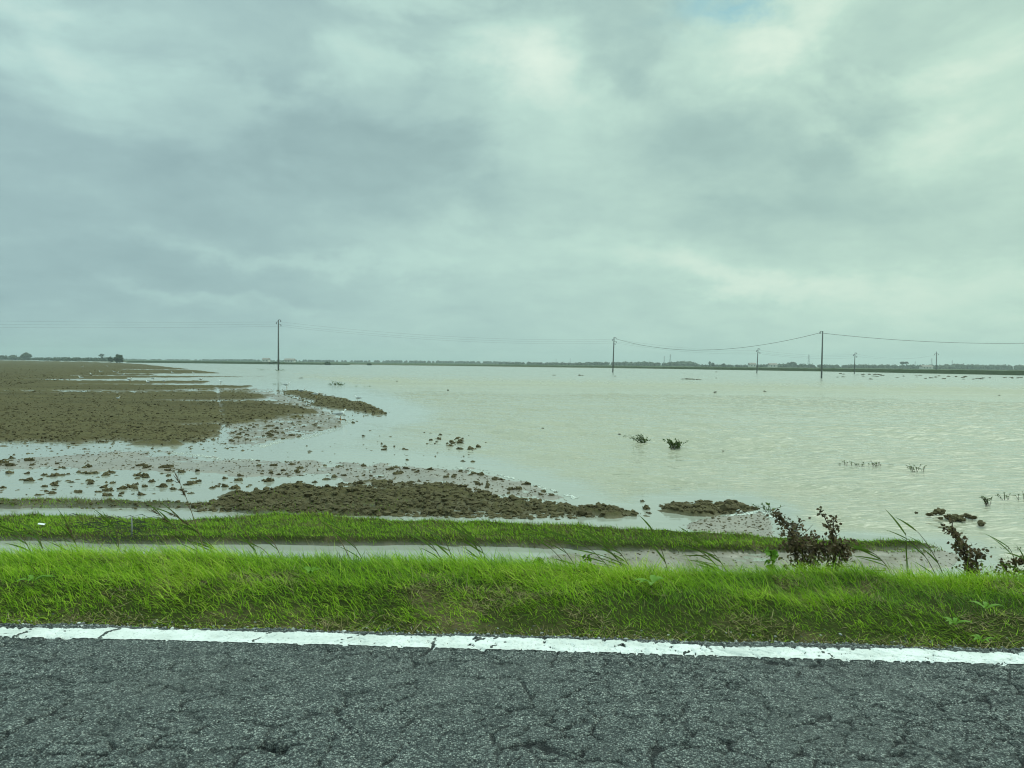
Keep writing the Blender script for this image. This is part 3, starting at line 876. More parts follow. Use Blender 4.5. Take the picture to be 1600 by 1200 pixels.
px_rank = px_size * np.where(heap, .01, 1.0) + 10 * (cl >= len(CLOD_SETS))
order = np.argsort(-px_rank)
single = order[:285]
group_lab = [c[4] for c in CLOD_SETS] + [q[3] for q in SOLO]
GN = 'mud clods lying in the flooded field'
for i in single:
    o = link('mud_clod', CLOD_MESHES[int(i) % 10], None, Pc[i])
    s0 = float(cr[i])
    o.scale = (s0 * random.uniform(.9, 1.35), s0 * random.uniform(.8, 1.1), s0 * random.uniform(.8, 1.1))
    o.rotation_euler = (random.uniform(-.4, .4), random.uniform(-.4, .4), random.uniform(0, 6.28))
    k = int(cl[i])
    tag(o, group_lab[k], 'mud clod', 'mud clods lying in the flood water' if k >= len(CLOD_SETS) else 'mud clods: ' + group_lab[k].split(' clod ', 1)[1])
rest = order[285:]
Vv, Tt = lumps(Pc[rest], cr[rest], RNG.uniform(.5, .9, len(rest)), ICO2 if False else ICO1, ICO1T, .42, 9)
o = link('small_clods', mesh_arrays('small_clods', Vv, None, Tt, [M_CLOD], False))
tag(o, 'countless small crumbs of brown soil over the mud and ploughed field', 'soil crumbs', kind='stuff')
# crumbs and straw on the wet silt, a finer grade
polyf = [z[1] for z in ZONES if z[0] in ('flat', 'mottle', 'clods')]
us, vs = [], []
for p, n in zip(polyf, (900, 1500, 900, 350, 300, 200)):
    p = [(max(a, -150), b) for a, b in p]
    u, v, r = scatter(p, n, 0, 1); us.append(u); vs.append(v)
u, v = np.concatenate(us), np.concatenate(vs)
Pf = at(u, v, WZ); hf = land(Pf[:, 0], Pf[:, 1])[0]
rf = RNG.uniform(.004, .018, len(u)) * (.6 + np.hypot(Pf[:, 0], Pf[:, 1]) / 30)
Pf[:, 2] = np.maximum(hf, WZ - .004) + rf * .1
Vv, Tt = lumps(Pf, rf, .5, ICO1, ICO1T, .45, 15)
o = link('mud_crumbs', mesh_arrays('mud_crumbs', Vv, None, Tt, [M_CLOD], False))
tag(o, 'fine mud crumbs and trash scattered over the wet silt', 'mud crumbs', kind='stuff')

# foam along the lapping edges
us, vs = [], []
for line, n in (([(398, 701), (432, 691), (482, 683), (533, 669), (548, 655)], 900), ([(700, 730), (760, 737), (812, 750), (862, 767), (900, 779)], 900),
                ([(1128, 808), (1160, 804), (1192, 800), (1216, 813)], 380), ([(250, 706), (300, 711), (345, 717), (400, 720)], 350)):
    L_ = np.array(line, float); k = RNG.random(n) * (len(L_) - 1); i0 = k.astype(int); f = (k - i0)[:, None]
    q = L_[i0] * (1 - f) + L_[i0 + 1] * f
    q += RNG.normal(0, 1, q.shape) * [2.5, .8] + np.stack([np.zeros(n), 1.6 * fbm(q[:, 0] / 9, q[:, 0] * 0, 3, 171)], -1)
    keep_ = fbm(q[:, 0] / 22, q[:, 1] / 9, 2, 173) > -.25
    us.append(q[keep_, 0]); vs.append(q[keep_, 1])
u, v = np.concatenate(us), np.concatenate(vs)
Pf = at(u, v, WZ); hf = land(Pf[:, 0], Pf[:, 1])[0]
rf = RNG.uniform(.006, .026, len(u))
Pf[:, 2] = np.maximum(hf, WZ) + .003
Vv, Tt = lumps(Pf, rf, .22, ICO1, ICO1T, .25, 25)
o = link('foam', mesh_arrays('foam', Vv, None, Tt, [simple_mat('foam', (.62, .64, .58), .5, .08, 30)], True))
tag(o, 'pale scum of foam along the lapping water edges', 'foam', kind='stuff')

# ------------------------------------------------------------------ far shore: dike, grassy bank, woods
M_DIKE = simple_mat('dike_grass', (.026, .040, .014), 1.0, .45, .25, spec=.03)
def embankment(name, pts, hh, width, label, cat, seed):
    """pts: photo pixels of its foot; hh: heights; a low long earth bank"""
    B = np.array([at(float(u), float(v), WZ) for u, v in pts])
    d = np.cumsum(np.r_[0, np.linalg.norm(np.diff(B, axis=0), axis=1)])
    N = 420
    dd = np.linspace(0, d[-1], N)
    C = np.stack([np.interp(dd, d, B[:, i]) for i in range(3)], -1)
    hgt = np.interp(dd, d, hh)
    tan = np.gradient(C, axis=0); nrm = np.stack([-tan[:, 1], tan[:, 0]], -1); nrm /= np.linalg.norm(nrm, axis=1)[:, None]
    rows = []
    for k, z in ((0, -.3), (.12, .12), (.42, .86), (.5, 1.0), (.62, .98), (1.0, -.2)):
        o_ = fbm(dd * .12, dd * 0 + k * 9, 3, seed) * .12 + fbm(dd * .6, dd * 0 + k * 5, 2, seed + 3) * .10
        zz = WZ + z * hgt * (1 + o_ * (z > .5)) + (.15 * o_ if z < .5 else 0)
        rows.append(np.stack([C[:, 0] + nrm[:, 0] * (width * k + o_ * 1.5), C[:, 1] + nrm[:, 1] * (width * k + o_ * 1.5), zz], -1))
    o = link(name, mesh_arrays(name, np.concatenate(rows), grid_quads(len(rows), N), None, [M_DIKE], True))
    tag(o, label, cat, kind='structure')
    return o
embankment('dike', [(690, 571.2), (900, 574), (1100, 577.4), (1300, 580.6), (1600, 586.6), (1900, 596)], [.45, .75, 1.1, 1.25, 1.45, 1.5], 14,
           'low dark green dike along the far edge of the flood water', 'dike', 301)
embankment('grass_bank', [(196, 566.6), (300, 567.6), (420, 569.2), (548, 570.3)], [1.0, 1.2, 1.3, .5], 12,
           'low scrubby bank on the far shore behind the left pole', 'bank', 311)

def canopy(us, vtop, dist, base_v, seed, rows=3, dens=1.0, rx=(3.0, 6.0)):
    """leafy crowns filling a far wood under a given skyline"""
    g = np.random.default_rng(seed); P, R, Fl = [], [], []
    x0 = at_dist(float(us[0]), 566., dist)[0]; x1 = at_dist(float(us[-1]), 570., dist)[0]
    n = int(abs(x1 - x0) / 4.2 * rows * dens)
    for _ in range(n):
        u = g.uniform(us[0], us[-1]); k = g.integers(rows); y = dist + k * 9 + g.uniform(-5, 5)
        vt = np.interp(u, us, vtop) + max(0, g.normal(-.2, .6)) - .5 * (g.random() > .93)
        top = at_dist(u, vt, y)[2] * (1 - .12 * g.random() ** 2)
        z0 = WZ + .3
        hgt = max(1.5, top - z0)
        r = min(g.uniform(*rx), hgt * .62)
        x = at_dist(u, vt, y)[0]
        zc = top - r * .8
        P.append((x, y, zc)); R.append(r); Fl.append(.8)
        if zc - r * .5 > z0 + 1:
            P.append((x + g.uniform(-2, 2), y - 2, (z0 + zc) / 2)); R.append(max(r, (zc - z0) * .62)); Fl.append(.9)
        P.append((x + g.uniform(-3, 3), y - 4, z0 + .6)); R.append(g.uniform(1.4, 2.6)); Fl.append(.8)
    return np.array(P), np.array(R), np.array(Fl)
def leaf_material(name, a, b):
    m, n, out = new_mat(name)
    pos = n.n('ShaderNodeNewGeometry').outputs['Position']
    f = n.noise(pos, .5, 4, .65)['Fac']; f2 = n.noise(pos, 2.5, 3, .7)['Fac']
    principled(n, out, n.mix(f, a, b), .8, n.bump(f2, .9, .6), .2)
    return m
M_WOOD = leaf_material('wood_leaves', (.022, .036, .018), (.060, .078, .034))
M_TREE = leaf_material('tree_leaves', (.018, .036, .014), (.045, .075, .026))
M_BARK = simple_mat('bark', (.055, .045, .035), .9, .3, 3)
def wood(us, vtop, dist, seed, label, rows=3, dens=1.0, rx=(3., 6.)):
    P, R, Fl = canopy(us, vtop, dist, None, seed, rows, dens, rx)
    V1, T1 = lumps(P, R, Fl, ICO1, ICO1T, .22, seed)
    g = np.random.default_rng(seed + 1)
    # loose sprays of leaves that break the outline
    k = g.integers(len(P), size=len(P) * 10)
    d = g.normal(size=(len(k), 3)); d /= np.linalg.norm(d, axis=1)[:, None]
    c = P[k] + d * (R[k] * g.uniform(.85, 1.12, len(k)))[:, None] * np.array([1, 1, .85])
    a = g.normal(size=(len(k), 3, 3)) * .55
    V2 = (c[:, None] + a).reshape(-1, 3); T2 = np.arange(len(V2)).reshape(-1, 3) + len(V1)
    o = link('woodland', mesh_arrays('woodland', np.concatenate([V1, V2]), None, np.concatenate([T1, T2]), [M_WOOD], False))
    tag(o, label, 'woodland', kind='stuff')
wood([-420, -60, 0, 22, 34, 60, 95], [556, 554, 554.5, 555, 558, 558.5, 559.5], 820, 401, 'hazy wood on the horizon at the left edge', 3, 1.0)
wood([70, 92, 120, 155, 178, 196], [560, 558.2, 558.2, 558.5, 558, 560], 700, 407, 'dark hedge line on the horizon beside the lone round tree', 2, 1.2, (2., 3.5))
wood([190, 300, 380, 430, 470, 560, 620, 700, 800], [561.5, 561.5, 560.8, 562.5, 561.5, 563, 562.8, 563.6, 564.5], 1500, 411, 'pale distant tree line on the horizon in the middle', 2, .8)
wood([780, 815, 850, 900, 935, 960, 1010, 1036, 1044, 1060, 1078, 1088, 1094], [566, 565.2, 566.2, 566.5, 565.2, 565.4, 564.6, 567, 566, 564.2, 564.6, 567, 570], 1050, 415, 'bluish wood with a rounded top behind the middle pole', 3, 1.0)
wood([1086, 1130, 1160, 1200, 1232, 1240, 1252, 1300, 1400, 1480, 1495, 1540, 1600, 1720, 2000], [570.2, 569.4, 569.8, 569.2, 567.2, 566.2, 568.8, 569.8, 569.6, 569.4, 568.4, 570.2, 570.2, 571, 574], 950, 419, 'long bluish wood behind the dike on the right', 3, 1.0)

# single trees
def tree(u, v_top, dist, width, label, seed, kind='round', mat=None):
    g = np.random.default_rng(seed)
    top = at_dist(float(u), float(v_top), dist)
    z0 = float(land(np.array([top[0]]), np.array([dist]))[0][0])
    hgt = top[2] - z0
    root = empty('tree', (top[0], dist, z0))
    tag(root, label, 'tree')
    tr = MB()
    th = hgt * (.35 if kind == 'round' else .72)
    tr.tube([(0, 0, -.2), (.05, 0, th * .5), (0, .1, th)], [hgt * .045, hgt * .035, hgt * .02], 7)
    limbs = []
    for k in range(6 if kind != 'bare' else 16):
        a = g.uniform(0, 6.28); l = width * g.uniform(.25, .5); z = th * g.uniform(.55, 1.0)
        e = np.array([math.cos(a) * l, math.sin(a) * l, z + (hgt - th) * g.uniform(.3, .9)])
        tr.tube([(0, 0, z), e * [.5, .5, 1] * .5 + np.array([0, 0, z]) * .5, e], [hgt * .018, hgt * .013, hgt * .007], 5)
        limbs.append(e)
    tr.build('trunk', M_BARK, root)
    P, R = [], []
    n = {'round': 46, 'umbrella': 22, 'bare': 10, 'tall': 30}[kind]
    for _ in range(n):
        d = g.normal(size=3); d /= np.linalg.norm(d); q = g.uniform(.3, 1) ** .6
        if kind == 'round': c = np.array([d[0] * width * .40 * q, d[1] * width * .40 * q, hgt * .52 + d[2] * hgt * .40 * q])
        elif kind == 'umbrella': c = np.array([d[0] * width * .45 * q, d[1] * width * .45 * q, hgt * .86 + d[2] * hgt * .08])
        elif kind == 'tall': c = np.array([d[0] * width * .3 * q, d[1] * width * .3 * q, hgt * .58 + d[2] * hgt * .38 * q])
        else: c = np.array([d[0] * width * .4 * q, d[1] * width * .4 * q, hgt * .75 + d[2] * hgt * .18 * q])
        P.append(c); R.append(width * (.15 if kind != 'bare' else .06) * g.uniform(.7, 1.2))
    P, R = np.array(P), np.array(R)
    V1, T1 = lumps(P, R, np.full(len(P), .8), ICO2, ICO2T, .25, seed)
    m = len(P) * 40
    k = g.integers(len(P), size=m); d = g.normal(size=(m, 3)); d /= np.linalg.norm(d, axis=1)[:, None]
    c = P[k] + d * (R[k] * g.uniform(.8, 1.35, m))[:, None]
    V2 = (c[:, None] + g.normal(size=(m, 3, 3)) * width * .022).reshape(-1, 3)
    o = link('crown', mesh_arrays('crown', np.concatenate([V1, V2]), None, np.concatenate([T1, np.arange(len(V2)).reshape(-1, 3) + len(V1)]), [mat or M_TREE], False), root)
    return root
tree(186, 553.8, 430, 5.2, 'dense dark round tree standing alone on the left horizon', 501, 'round')
tree(173, 557.2, 440, 3.0, 'small bush tree beside the dense round tree on the horizon', 502, 'round')
tree(159, 552.0, 640, 7.0, 'thin nearly bare tree rising above the hedge on the left horizon', 503, 'bare')
tree(41, 551.6, 800, 10., 'broad hazy tree standing above the wood at far left', 504, 'round', M_WOOD)
tree(1109, 564.2, 900, 4.0, 'tall narrow tree in the gap right of the rounded wood', 505, 'tall', M_WOOD)
tree(1114, 566.4, 905, 4.5, 'lower tree touching the tall narrow tree in the gap', 506, 'round', M_WOOD)
tree(1131, 567.6, 900, 5.0, 'small tree standing right of the gap in the far wood', 507, 'round', M_WOOD)
tree(1410, 565.6, 930, 7.0, 'left one of two umbrella pines rising above the right wood', 508, 'umbrella', M_WOOD)
tree(1416, 565.4, 930, 5.5, 'right one of two umbrella pines rising above the right wood', 509, 'umbrella', M_WOOD)
tree(577, 568.3, 470, 3.0, 'low dark bush at the right end of the far bank', 510, 'round')
tree(512, 566.3, 455, 4.0, 'dark bush on the far bank right of the left pole', 511, 'round')
tree(1238, 564.9, 945, 9.0, 'broad tree making the highest hump of the right wood', 512, 'round', M_WOOD)

# far buildings
M_WALL = simple_mat('pale_render', (.62, .60, .54), .8, .08, .6)
M_ROOF = simple_mat('roof_tiles', (.24, .20, .17), .8, .2, .6)
M_PANE = simple_mat('dark_glass', (.04, .05, .06), .2, .2, 1)
def house(u, v, dist, wd, hh, label, name='farm_house'):
    p = at_dist(float(u), float(v), dist)
    root = empty(name, (p[0], dist, WZ + .3)); tag(root, label, 'house')
    z = max(hh, p[2] - WZ - .3)
    MB().box((0, 0, z / 2), (wd, 8, z)).build('wall', M_WALL, root, False)
    r = MB(); a = .4
    r.add([(-wd / 2 - a, -4 - a, z), (wd / 2 + a, -4 - a, z), (wd / 2 + a, 4 + a, z), (-wd / 2 - a, 4 + a, z), (-wd / 2 - a, 0, z + 1.9), (wd / 2 + a, 0, z + 1.9)],
          [[0, 1, 5, 4], [2, 3, 4, 5], [0, 3, 2, 1]], [[0, 4, 3], [1, 2, 5]])
    r.build('roof', M_ROOF, root, False)
    for k in np.arange(-wd / 2 + 2, wd / 2 - 1, 3.2):
        MB().box((k, -4.03, z * .55), (1.1, .12, 1.4)).build('window', M_PANE, root, False)
house(416, 565.0, 900, 7, 3.0, 'small pale building beyond the bank left of the left pole')
house(453, 565.2, 900, 11, 2.6, 'long low pale building beyond the bank right of the left pole', 'farm_shed')
house(1175, 573.6, 890, 7, 3.2, 'white house at the foot of the wood left of the thin pole')
house(1207, 573.8, 900, 9, 3.0, 'pale farm house at the foot of the wood right of the thin pole')
house(1447, 578.0, 900, 12, 2.6, 'low white shed behind the dike near the right crossarm pole', 'farm_shed')

# lattice pylons on the horizon
M_STEEL = simple_mat('galvanised_steel', (.20, .21, .21), .5, .1, 1)
def pylon(u, v_top, dist, label):
    p = at_dist(float(u), float(v_top), dist)
    z0 = WZ + .3; hgt = p[2] - z0
    root = empty('power_pylon', (p[0], dist, z0)); tag(root, label, 'pylon', 'lattice pylons on the horizon')
    b, tw = hgt * .10, hgt * .018
    f = MB(); th = hgt * .006 + .05
    zs = np.linspace(0, 1, 9) ** .85 * hgt
    half = lambda z: b + (tw - b) * min(1, z / (hgt * .75))
    for sx, sy in ((1, 1), (1, -1), (-1, 1), (-1, -1)):
        f.tube([(sx * half(z), sy * half(z), z) for z in zs], th, 4)
    for a_, c_ in zip(zs[:-1], zs[1:]):
        for sy in (1, -1):
            f.tube([(-half(a_), sy * half(a_), a_), (half(c_), sy * half(c_), c_)], th * .6, 3)
            f.tube([(half(a_), sy * half(a_), a_), (-half(c_), sy * half(c_), c_)], th * .6, 3)
    f.build('lattice', M_STEEL, root, False)
    for zf, wd in ((.78, .14), (.87, .11), (.95, .08)):
        MB().tube([(-hgt * wd, 0, hgt * zf), (0, 0, hgt * zf + hgt * .012), (hgt * wd, 0, hgt * zf)], [th * .6, th * 1.4, th * .6], 4).build('crossarm', M_STEEL, root, False)
for u, vt, d, lab in ((869, 560.5, 2300, 'left one of two faint pylons left of the middle pole'), (891, 559.5, 2300, 'right one of two faint pylons left of the middle pole'),
                      (1038, 556.2, 2000, 'shorter pylon of the pair above the rounded wood'), (1047.5, 553.6, 1900, 'taller pylon of the pair above the rounded wood'),
                      (1264, 554.2, 1800, 'pylon just left of the tall cable pole'), (1430, 564.5, 2000, 'short pylon right of the umbrella pines'),
                      (1456, 559.8, 2000, 'pylon just left of the right crossarm pole'), (1488, 563.0, 2100, 'pylon right of the right crossarm pole')):
    pylon(u, vt, d, lab)

# ------------------------------------------------------------------ poles and wires
M_CONC = simple_mat('weathered_pole', (.115, .12, .115), .85, .25, 1.5)
M_ARM = simple_mat('pole_bracket', (.07, .075, .075), .6, .2, 3)
M_INS = simple_mat('insulator_glass', (.05, .06, .06), .25, .1, 3)
M_WIRE = simple_mat('wire', (.06, .065, .065), .5, .1, 3)
POLE_TOP = {}
def pole(key, u, v, u_top, v_top, arms, label, r0=.17, debris=False):
    b = at(float(u), float(v), WZ)
    d = ray(float(u_top), float(v_top)); k = b[1] / d[1]
    topz = CAM_Z + d[2] * k; topx = d[0] * k
    hgt = topz - WZ
    root = empty('utility_pole', (b[0], b[1], WZ)); tag(root, label, 'utility pole', 'utility poles standing in the flood')
    lx = topx - b[0]
    MB().tube([(-lx * .06, 0, -.6), (lx * .5, 0, hgt * .5), (lx, 0, hgt)], [r0, r0 * .84, r0 * .66], 10).build('shaft', M_CONC, root)
    tips = []
    for side, dz, ln in arms:
        z = hgt - dz
        a = MB().tube([(lx * .98, 0, z - .05), (lx * .98 + side * ln * .5, 0, z + .12), (lx * .98 + side * ln, 0, z)], [.05, .05, .045], 5)
        arm = a.build('crossarm', M_ARM, root)
        MB().tube([(lx * .98 + side * ln, 0, z + .02), (lx * .98 + side * ln, 0, z - .25), (lx * .98 + side * ln, 0, z - .42)], [.05, .10, .06], 6).build('insulator', M_INS, arm)
        tips.append(np.array([b[0] + lx * .98 + side * ln, b[1], WZ + z - .42]))
    POLE_TOP[key] = tips
    return root
STD = [(1, .10, .55), (-1, .62, .50), (1, 1.15, .60)]
pole('a', 435, 578.5, 435, 499.5, STD, 'tallest looking utility pole beyond the drowned field on the left', .20)
pole('b', 957.5, 581.8, 959.5, 527.0, STD + [(1, 1.7, .3)], 'utility pole in mid water where the sagging cable begins', .19)
pole('c', 1182.5, 583.0, 1184.5, 544.5, STD, 'thin utility pole left of the tall cable pole', .16)
pole('d', 1283.5, 591.0, 1285.5, 517.3, [(-1, .12, .5)], 'tall utility pole carrying the single thick cable on the right', .16)
pole('e', 1334.8, 584.0, 1336.0, 551.0, STD, 'short utility pole right of the tall cable pole', .15)
pole('f', 1462.6, 582.5, 1463.4, 549.5, [(1, .95, .8), (-1, .95, .8)], 'utility pole with a straight crossarm behind the dike on the right', .2)
def wire(a, b, sag, r, label, cat='wire', name='power_line', group=None, n=36):
    k = np.linspace(0, 1, n)[:, None]
    pts = a + (b - a) * k; pts[:, 2] -= (4 * k * (1 - k) * sag)[:, 0]
    o = MB().tube(pts, r, 5).build(name, M_WIRE)
    tag(o, label, cat, group)
NAMES = ['top', 'middle', 'lowest']
left_end = [at_dist(-420., v, 165.) for v in (492., 499., 505.)]
for i in range(3):
    wire(POLE_TOP['a'][i], left_end[i], .6, .010, f'{NAMES[i]} of three thin wires running left from the left pole')
    wire(POLE_TOP['a'][i], POLE_TOP['b'][i], 1.5, .010, f'{NAMES[i]} of three thin wires between the left pole and the middle pole')
    wire(POLE_TOP['b'][i], POLE_TOP['c'][i], 1.0, .010, f'{NAMES[i]} of three faint wires from the middle pole to the thin pole')
    wire(POLE_TOP['c'][i], POLE_TOP['e'][i], .8, .010, f'{NAMES[i]} of three faint wires from the thin pole to the short pole')
for i in range(2):
    wire(POLE_TOP['e'][i], POLE_TOP['f'][i], 1.4, .010, ('nearer' if i else 'higher') + ' faint wire from the short pole to the right crossarm pole')
wire(POLE_TOP['b'][0] + [0, 0, .1], POLE_TOP['d'][0] + [0, 0, .2], 3.2, .035, 'thick sagging cable between the middle pole and the tall cable pole', 'cable', 'overhead_cable')
wire(POLE_TOP['d'][0] + [0, 0, .2], at_dist(1830., 522., 150.), 1.9, .035, 'thick cable running right from the tall cable pole out of view', 'cable', 'overhead_cable')

# ------------------------------------------------------------------ reeds, shrubs and weeds
def leafy(name, c0, c1, dryc=None, trans=.3, rough=.45):
    m, n, out = new_mat(name)
    oi = n.n('ShaderNodeNewGeometry').outputs
    f = n.noise(oi['Position'], 28, 3, .6)['Fac']
    rnd = oi['Random Per Island']
    col = n.mix(rnd, c0, c1)
    if dryc: col = n.mix(n.mapr(f, .52, .7), col, dryc)
    d = n.n('ShaderNodeBsdfPrincipled'); n.put(d.inputs['Base Color'], col)
    d.inputs['Roughness'].default_value = rough; d.inputs['Specular IOR Level'].default_value = .12
    t = n.n('ShaderNodeBsdfTranslucent'); n.put(t.inputs[0], col)
    mx = n.n('ShaderNodeMixShader'); mx.inputs[0].default_value = trans
    n.put(mx.inputs[1], d.outputs[0]); n.put(mx.inputs[2], t.outputs[0]); n.put(out.inputs[0], mx.outputs[0])
    return m
M_REED = leafy('reed_leaf', (.070, .130, .022), (.14, .22, .035), (.18, .18, .06))
M_REEDSTEM = leafy('reed_stem', (.10, .11, .04), (.16, .14, .06))
M_PLUME = leafy('reed_plume', (.10, .065, .035), (.17, .12, .07))
M_DRYSTEM = leafy('dry_stem', (.16, .11, .06), (.24, .18, .10))
M_SHRUB = leafy('dark_shrub_leaf', (.055, .042, .022), (.200, .140, .078), (.12, .14, .04), .3)
M_SHRUBSTEM = leafy('shrub_stem', (.05, .032, .022), (.09, .06, .04))
M_WEED = leafy('broad_leaf', (.10, .23, .022), (.17, .32, .035), (.22, .34, .07), .35)
M_WATERWEED = leafy('flooded_weed', (.050, .100, .022), (.13, .20, .05), (.09, .08, .04), .3)

def reed(u, v, tip_u, tip_v, depth_s, label, seed, nleaf=6, plume=False, dry=False, shoots=1):
    """a reed rooted on the ditch slope, blown to one side; (u,v) about where it leaves the grass"""
    g = np.random.default_rng(seed)
    d = ray(float(u), float(v)); s_dir = d[0] * SDIR[0] + d[1] * SDIR[1]
    k = depth_s / s_dir
    p = np.array([0, 0, CAM_Z]) + d * k
    dt = ray(float(tip_u), float(tip_v)); kt = depth_s / (dt[0] * SDIR[0] + dt[1] * SDIR[1])
    tip = np.array([0, 0, CAM_Z]) + dt * kt
    z0 = float(land(np.array([p[0]]), np.array([p[1]]))[0][0])
    dirn = tip - p
    base = p - dirn * .55 / max(.2, abs(dirn[2])) * max(0, p[2] - z0) * .6; base[2] = z0 - .03
    root = empty('reed', base); tag(root, label, 'reed', 'windblown reeds and grass stalks along the ditch')
    for sh in range(shoots):
        off = np.array([g.normal(0, .04), g.normal(0, .05), 0]) * (sh > 0)
        q0 = off; q1 = (p - base) + off; q2 = (tip - base) * (1 if sh == 0 else g.uniform(.75, .97)) + off * 2
        ks = np.linspace(0, 1, 9)[:, None]
        c1 = q0 + (q1 - q0) * .5 + np.array([0, 0, .10])
        pts = (1 - ks) ** 3 * q0 + 3 * (1 - ks) ** 2 * ks * (q0 * .5 + q1 * .5 + [0, 0, .06]) + 3 * (1 - ks) * ks ** 2 * (q1 * .45 + q2 * .55 + [0, 0, .06]) + ks ** 3 * q2
        MB().tube(pts, np.linspace(.0042, .0015, 9), 5).build('stem', M_DRYSTEM if dry else M_REEDSTEM, root)
        for i in range(nleaf):
            f = .25 + .72 * (i + g.random()) / nleaf
            b = pts[min(8, int(f * 8))] * (1 - (f * 8) % 1) + pts[min(8, int(f * 8) + 1)] * ((f * 8) % 1)
            ln = g.uniform(.20, .38) * (1 - .35 * f)
            dr = (q2 - q1) / (np.linalg.norm(q2 - q1) + 1e-6) + np.array([-.55 * g.random(), g.normal(0, .25), g.normal(.05, .18)])
            dr /= np.linalg.norm(dr)
            kk = np.linspace(0, 1, 7)[:, None]
            lp = b + dr * ln * kk + np.array([-.05, 0, -.10]) * ln * 1.1 * kk ** 2
            ww = np.array([.003, .0065, .0075, .0068, .005, .003, .0005]) * g.uniform(.5, 1.0)
            side = np.cross(dr, [g.normal(0, .5), -1, g.normal(0, .5)])
            MB().ribbon(lp, ww, side).build('leaf', M_REED, root)
        if plume and sh == 0:
            m = MB()
            for _ in range(46):
                f = g.uniform(.72, 1.0); b = pts[int(f * 8)] + (q2 - pts[7]) * g.random() * .6
                e = b + (q2 - q1) / np.linalg.norm(q2 - q1) * g.uniform(.03, .075) + g.normal(0, .014, 3) + [0, 0, -.012]
                m.ribbon([b, (b + e) / 2 + g.normal(0, .003, 3), e], [.0015, .0028, .0006], g.normal(size=3))
            m.build('plume', M_PLUME, root)
    return root
SB = S_CREST + .55
REEDS = [
 (322, 866, 236, 797, 'tall reed with a drooping brown plume left of the ditch', 6, True, False, 1),
 (352, 868, 265, 801, 'broad leaved reed leaning left just right of the plumed reed', 8, True, False, 1),
 (322, 862, 274, 740, 'very thin dry stalk reaching highest above the left verge', 0, True, True, 1),
 (405, 866, 368, 812, 'pale straight stalk leaning left over the grassy bank', 2, False, True, 1),
 (440, 864, 414, 836, 'low dry bent stalks left of the verge middle', 2, False, True, 2),
 (545, 862, 505, 815, 'pale leafless stalk leaning over the bank in the left half', 1, False, True, 1),
 (565, 864, 525, 822, 'small green reed leaning left near the verge middle', 5, False, False, 1),
 (690, 866, 655, 838, 'thin green reed blades over the ditch water at the middle', 4, False, False, 2),
 (755, 870, 728, 838, 'dark fine reed tuft above the tall green tussock', 5, False, False, 2),
 (902, 880, 846, 828, 'pair of slender reeds leaning left in front of the ditch', 3, False, False, 2),
 (975, 880, 920, 836, 'thick clump of leafy reeds with drooping blades', 8, False, False, 3),
 (1044, 884, 1018, 826, 'single upright reed with one sharp tall leaf', 4, False, False, 1),
 (1135, 882, 1088, 845, 'leafy reed with level blades left of the dark shrub', 8, False, False, 2),
 (1392, 884, 1350, 861, 'bent reed making an arch right of the dark shrub', 7, False, False, 1),
 (1418, 884, 1415, 832, 'upright single reed between the two dark shrubs', 2, False, False, 1),
 (1476, 890, 1428, 826, 'long curved reed leaning left before the right shrub', 3, False, False, 2),
 (48, 850, 16, 828, 'short green reed tuft near the left edge', 5, False, False, 2),
 (122, 852, 106, 826, 'small reed with a pale feathery plume near the left edge', 3, True, False, 1),
 (186, 846, 176, 822, 'small grey green reed over the dark flattened weeds', 4, False, False, 1),
 (1592, 884, 1572, 852, 'short thin reed stalks at the right edge', 3, False, False, 2),
]
for i, (u, v, tu, tv, lab, nl, plm, dry, sh) in enumerate(REEDS):
    reed(u, v, tu, tv, SB + .25 * math.sin(i * 2.3), lab, 700 + i, nl, plm, dry, sh)

def leaf_shape(m, c, d, nrm, ln, wd):
    """one pointed leaf of a few faces"""
    d = d / (np.linalg.norm(d) + 1e-9); sd = np.cross(d, nrm); sd /= np.linalg.norm(sd) + 1e-9; up = np.cross(sd, d)
    k = np.array([0, .3, .65, 1.0]); wv = np.array([.12, 1.0, .8, .05]) * wd * .5
    P = c + d * (k * ln)[:, None] - up * (k ** 2 * ln * .22)[:, None]
    V = np.stack([P - sd * wv[:, None] + up * .12 * wd, P, P + sd * wv[:, None] + up * .12 * wd], 1).reshape(-1, 3)
    m.add(V, grid_quads(4, 3))

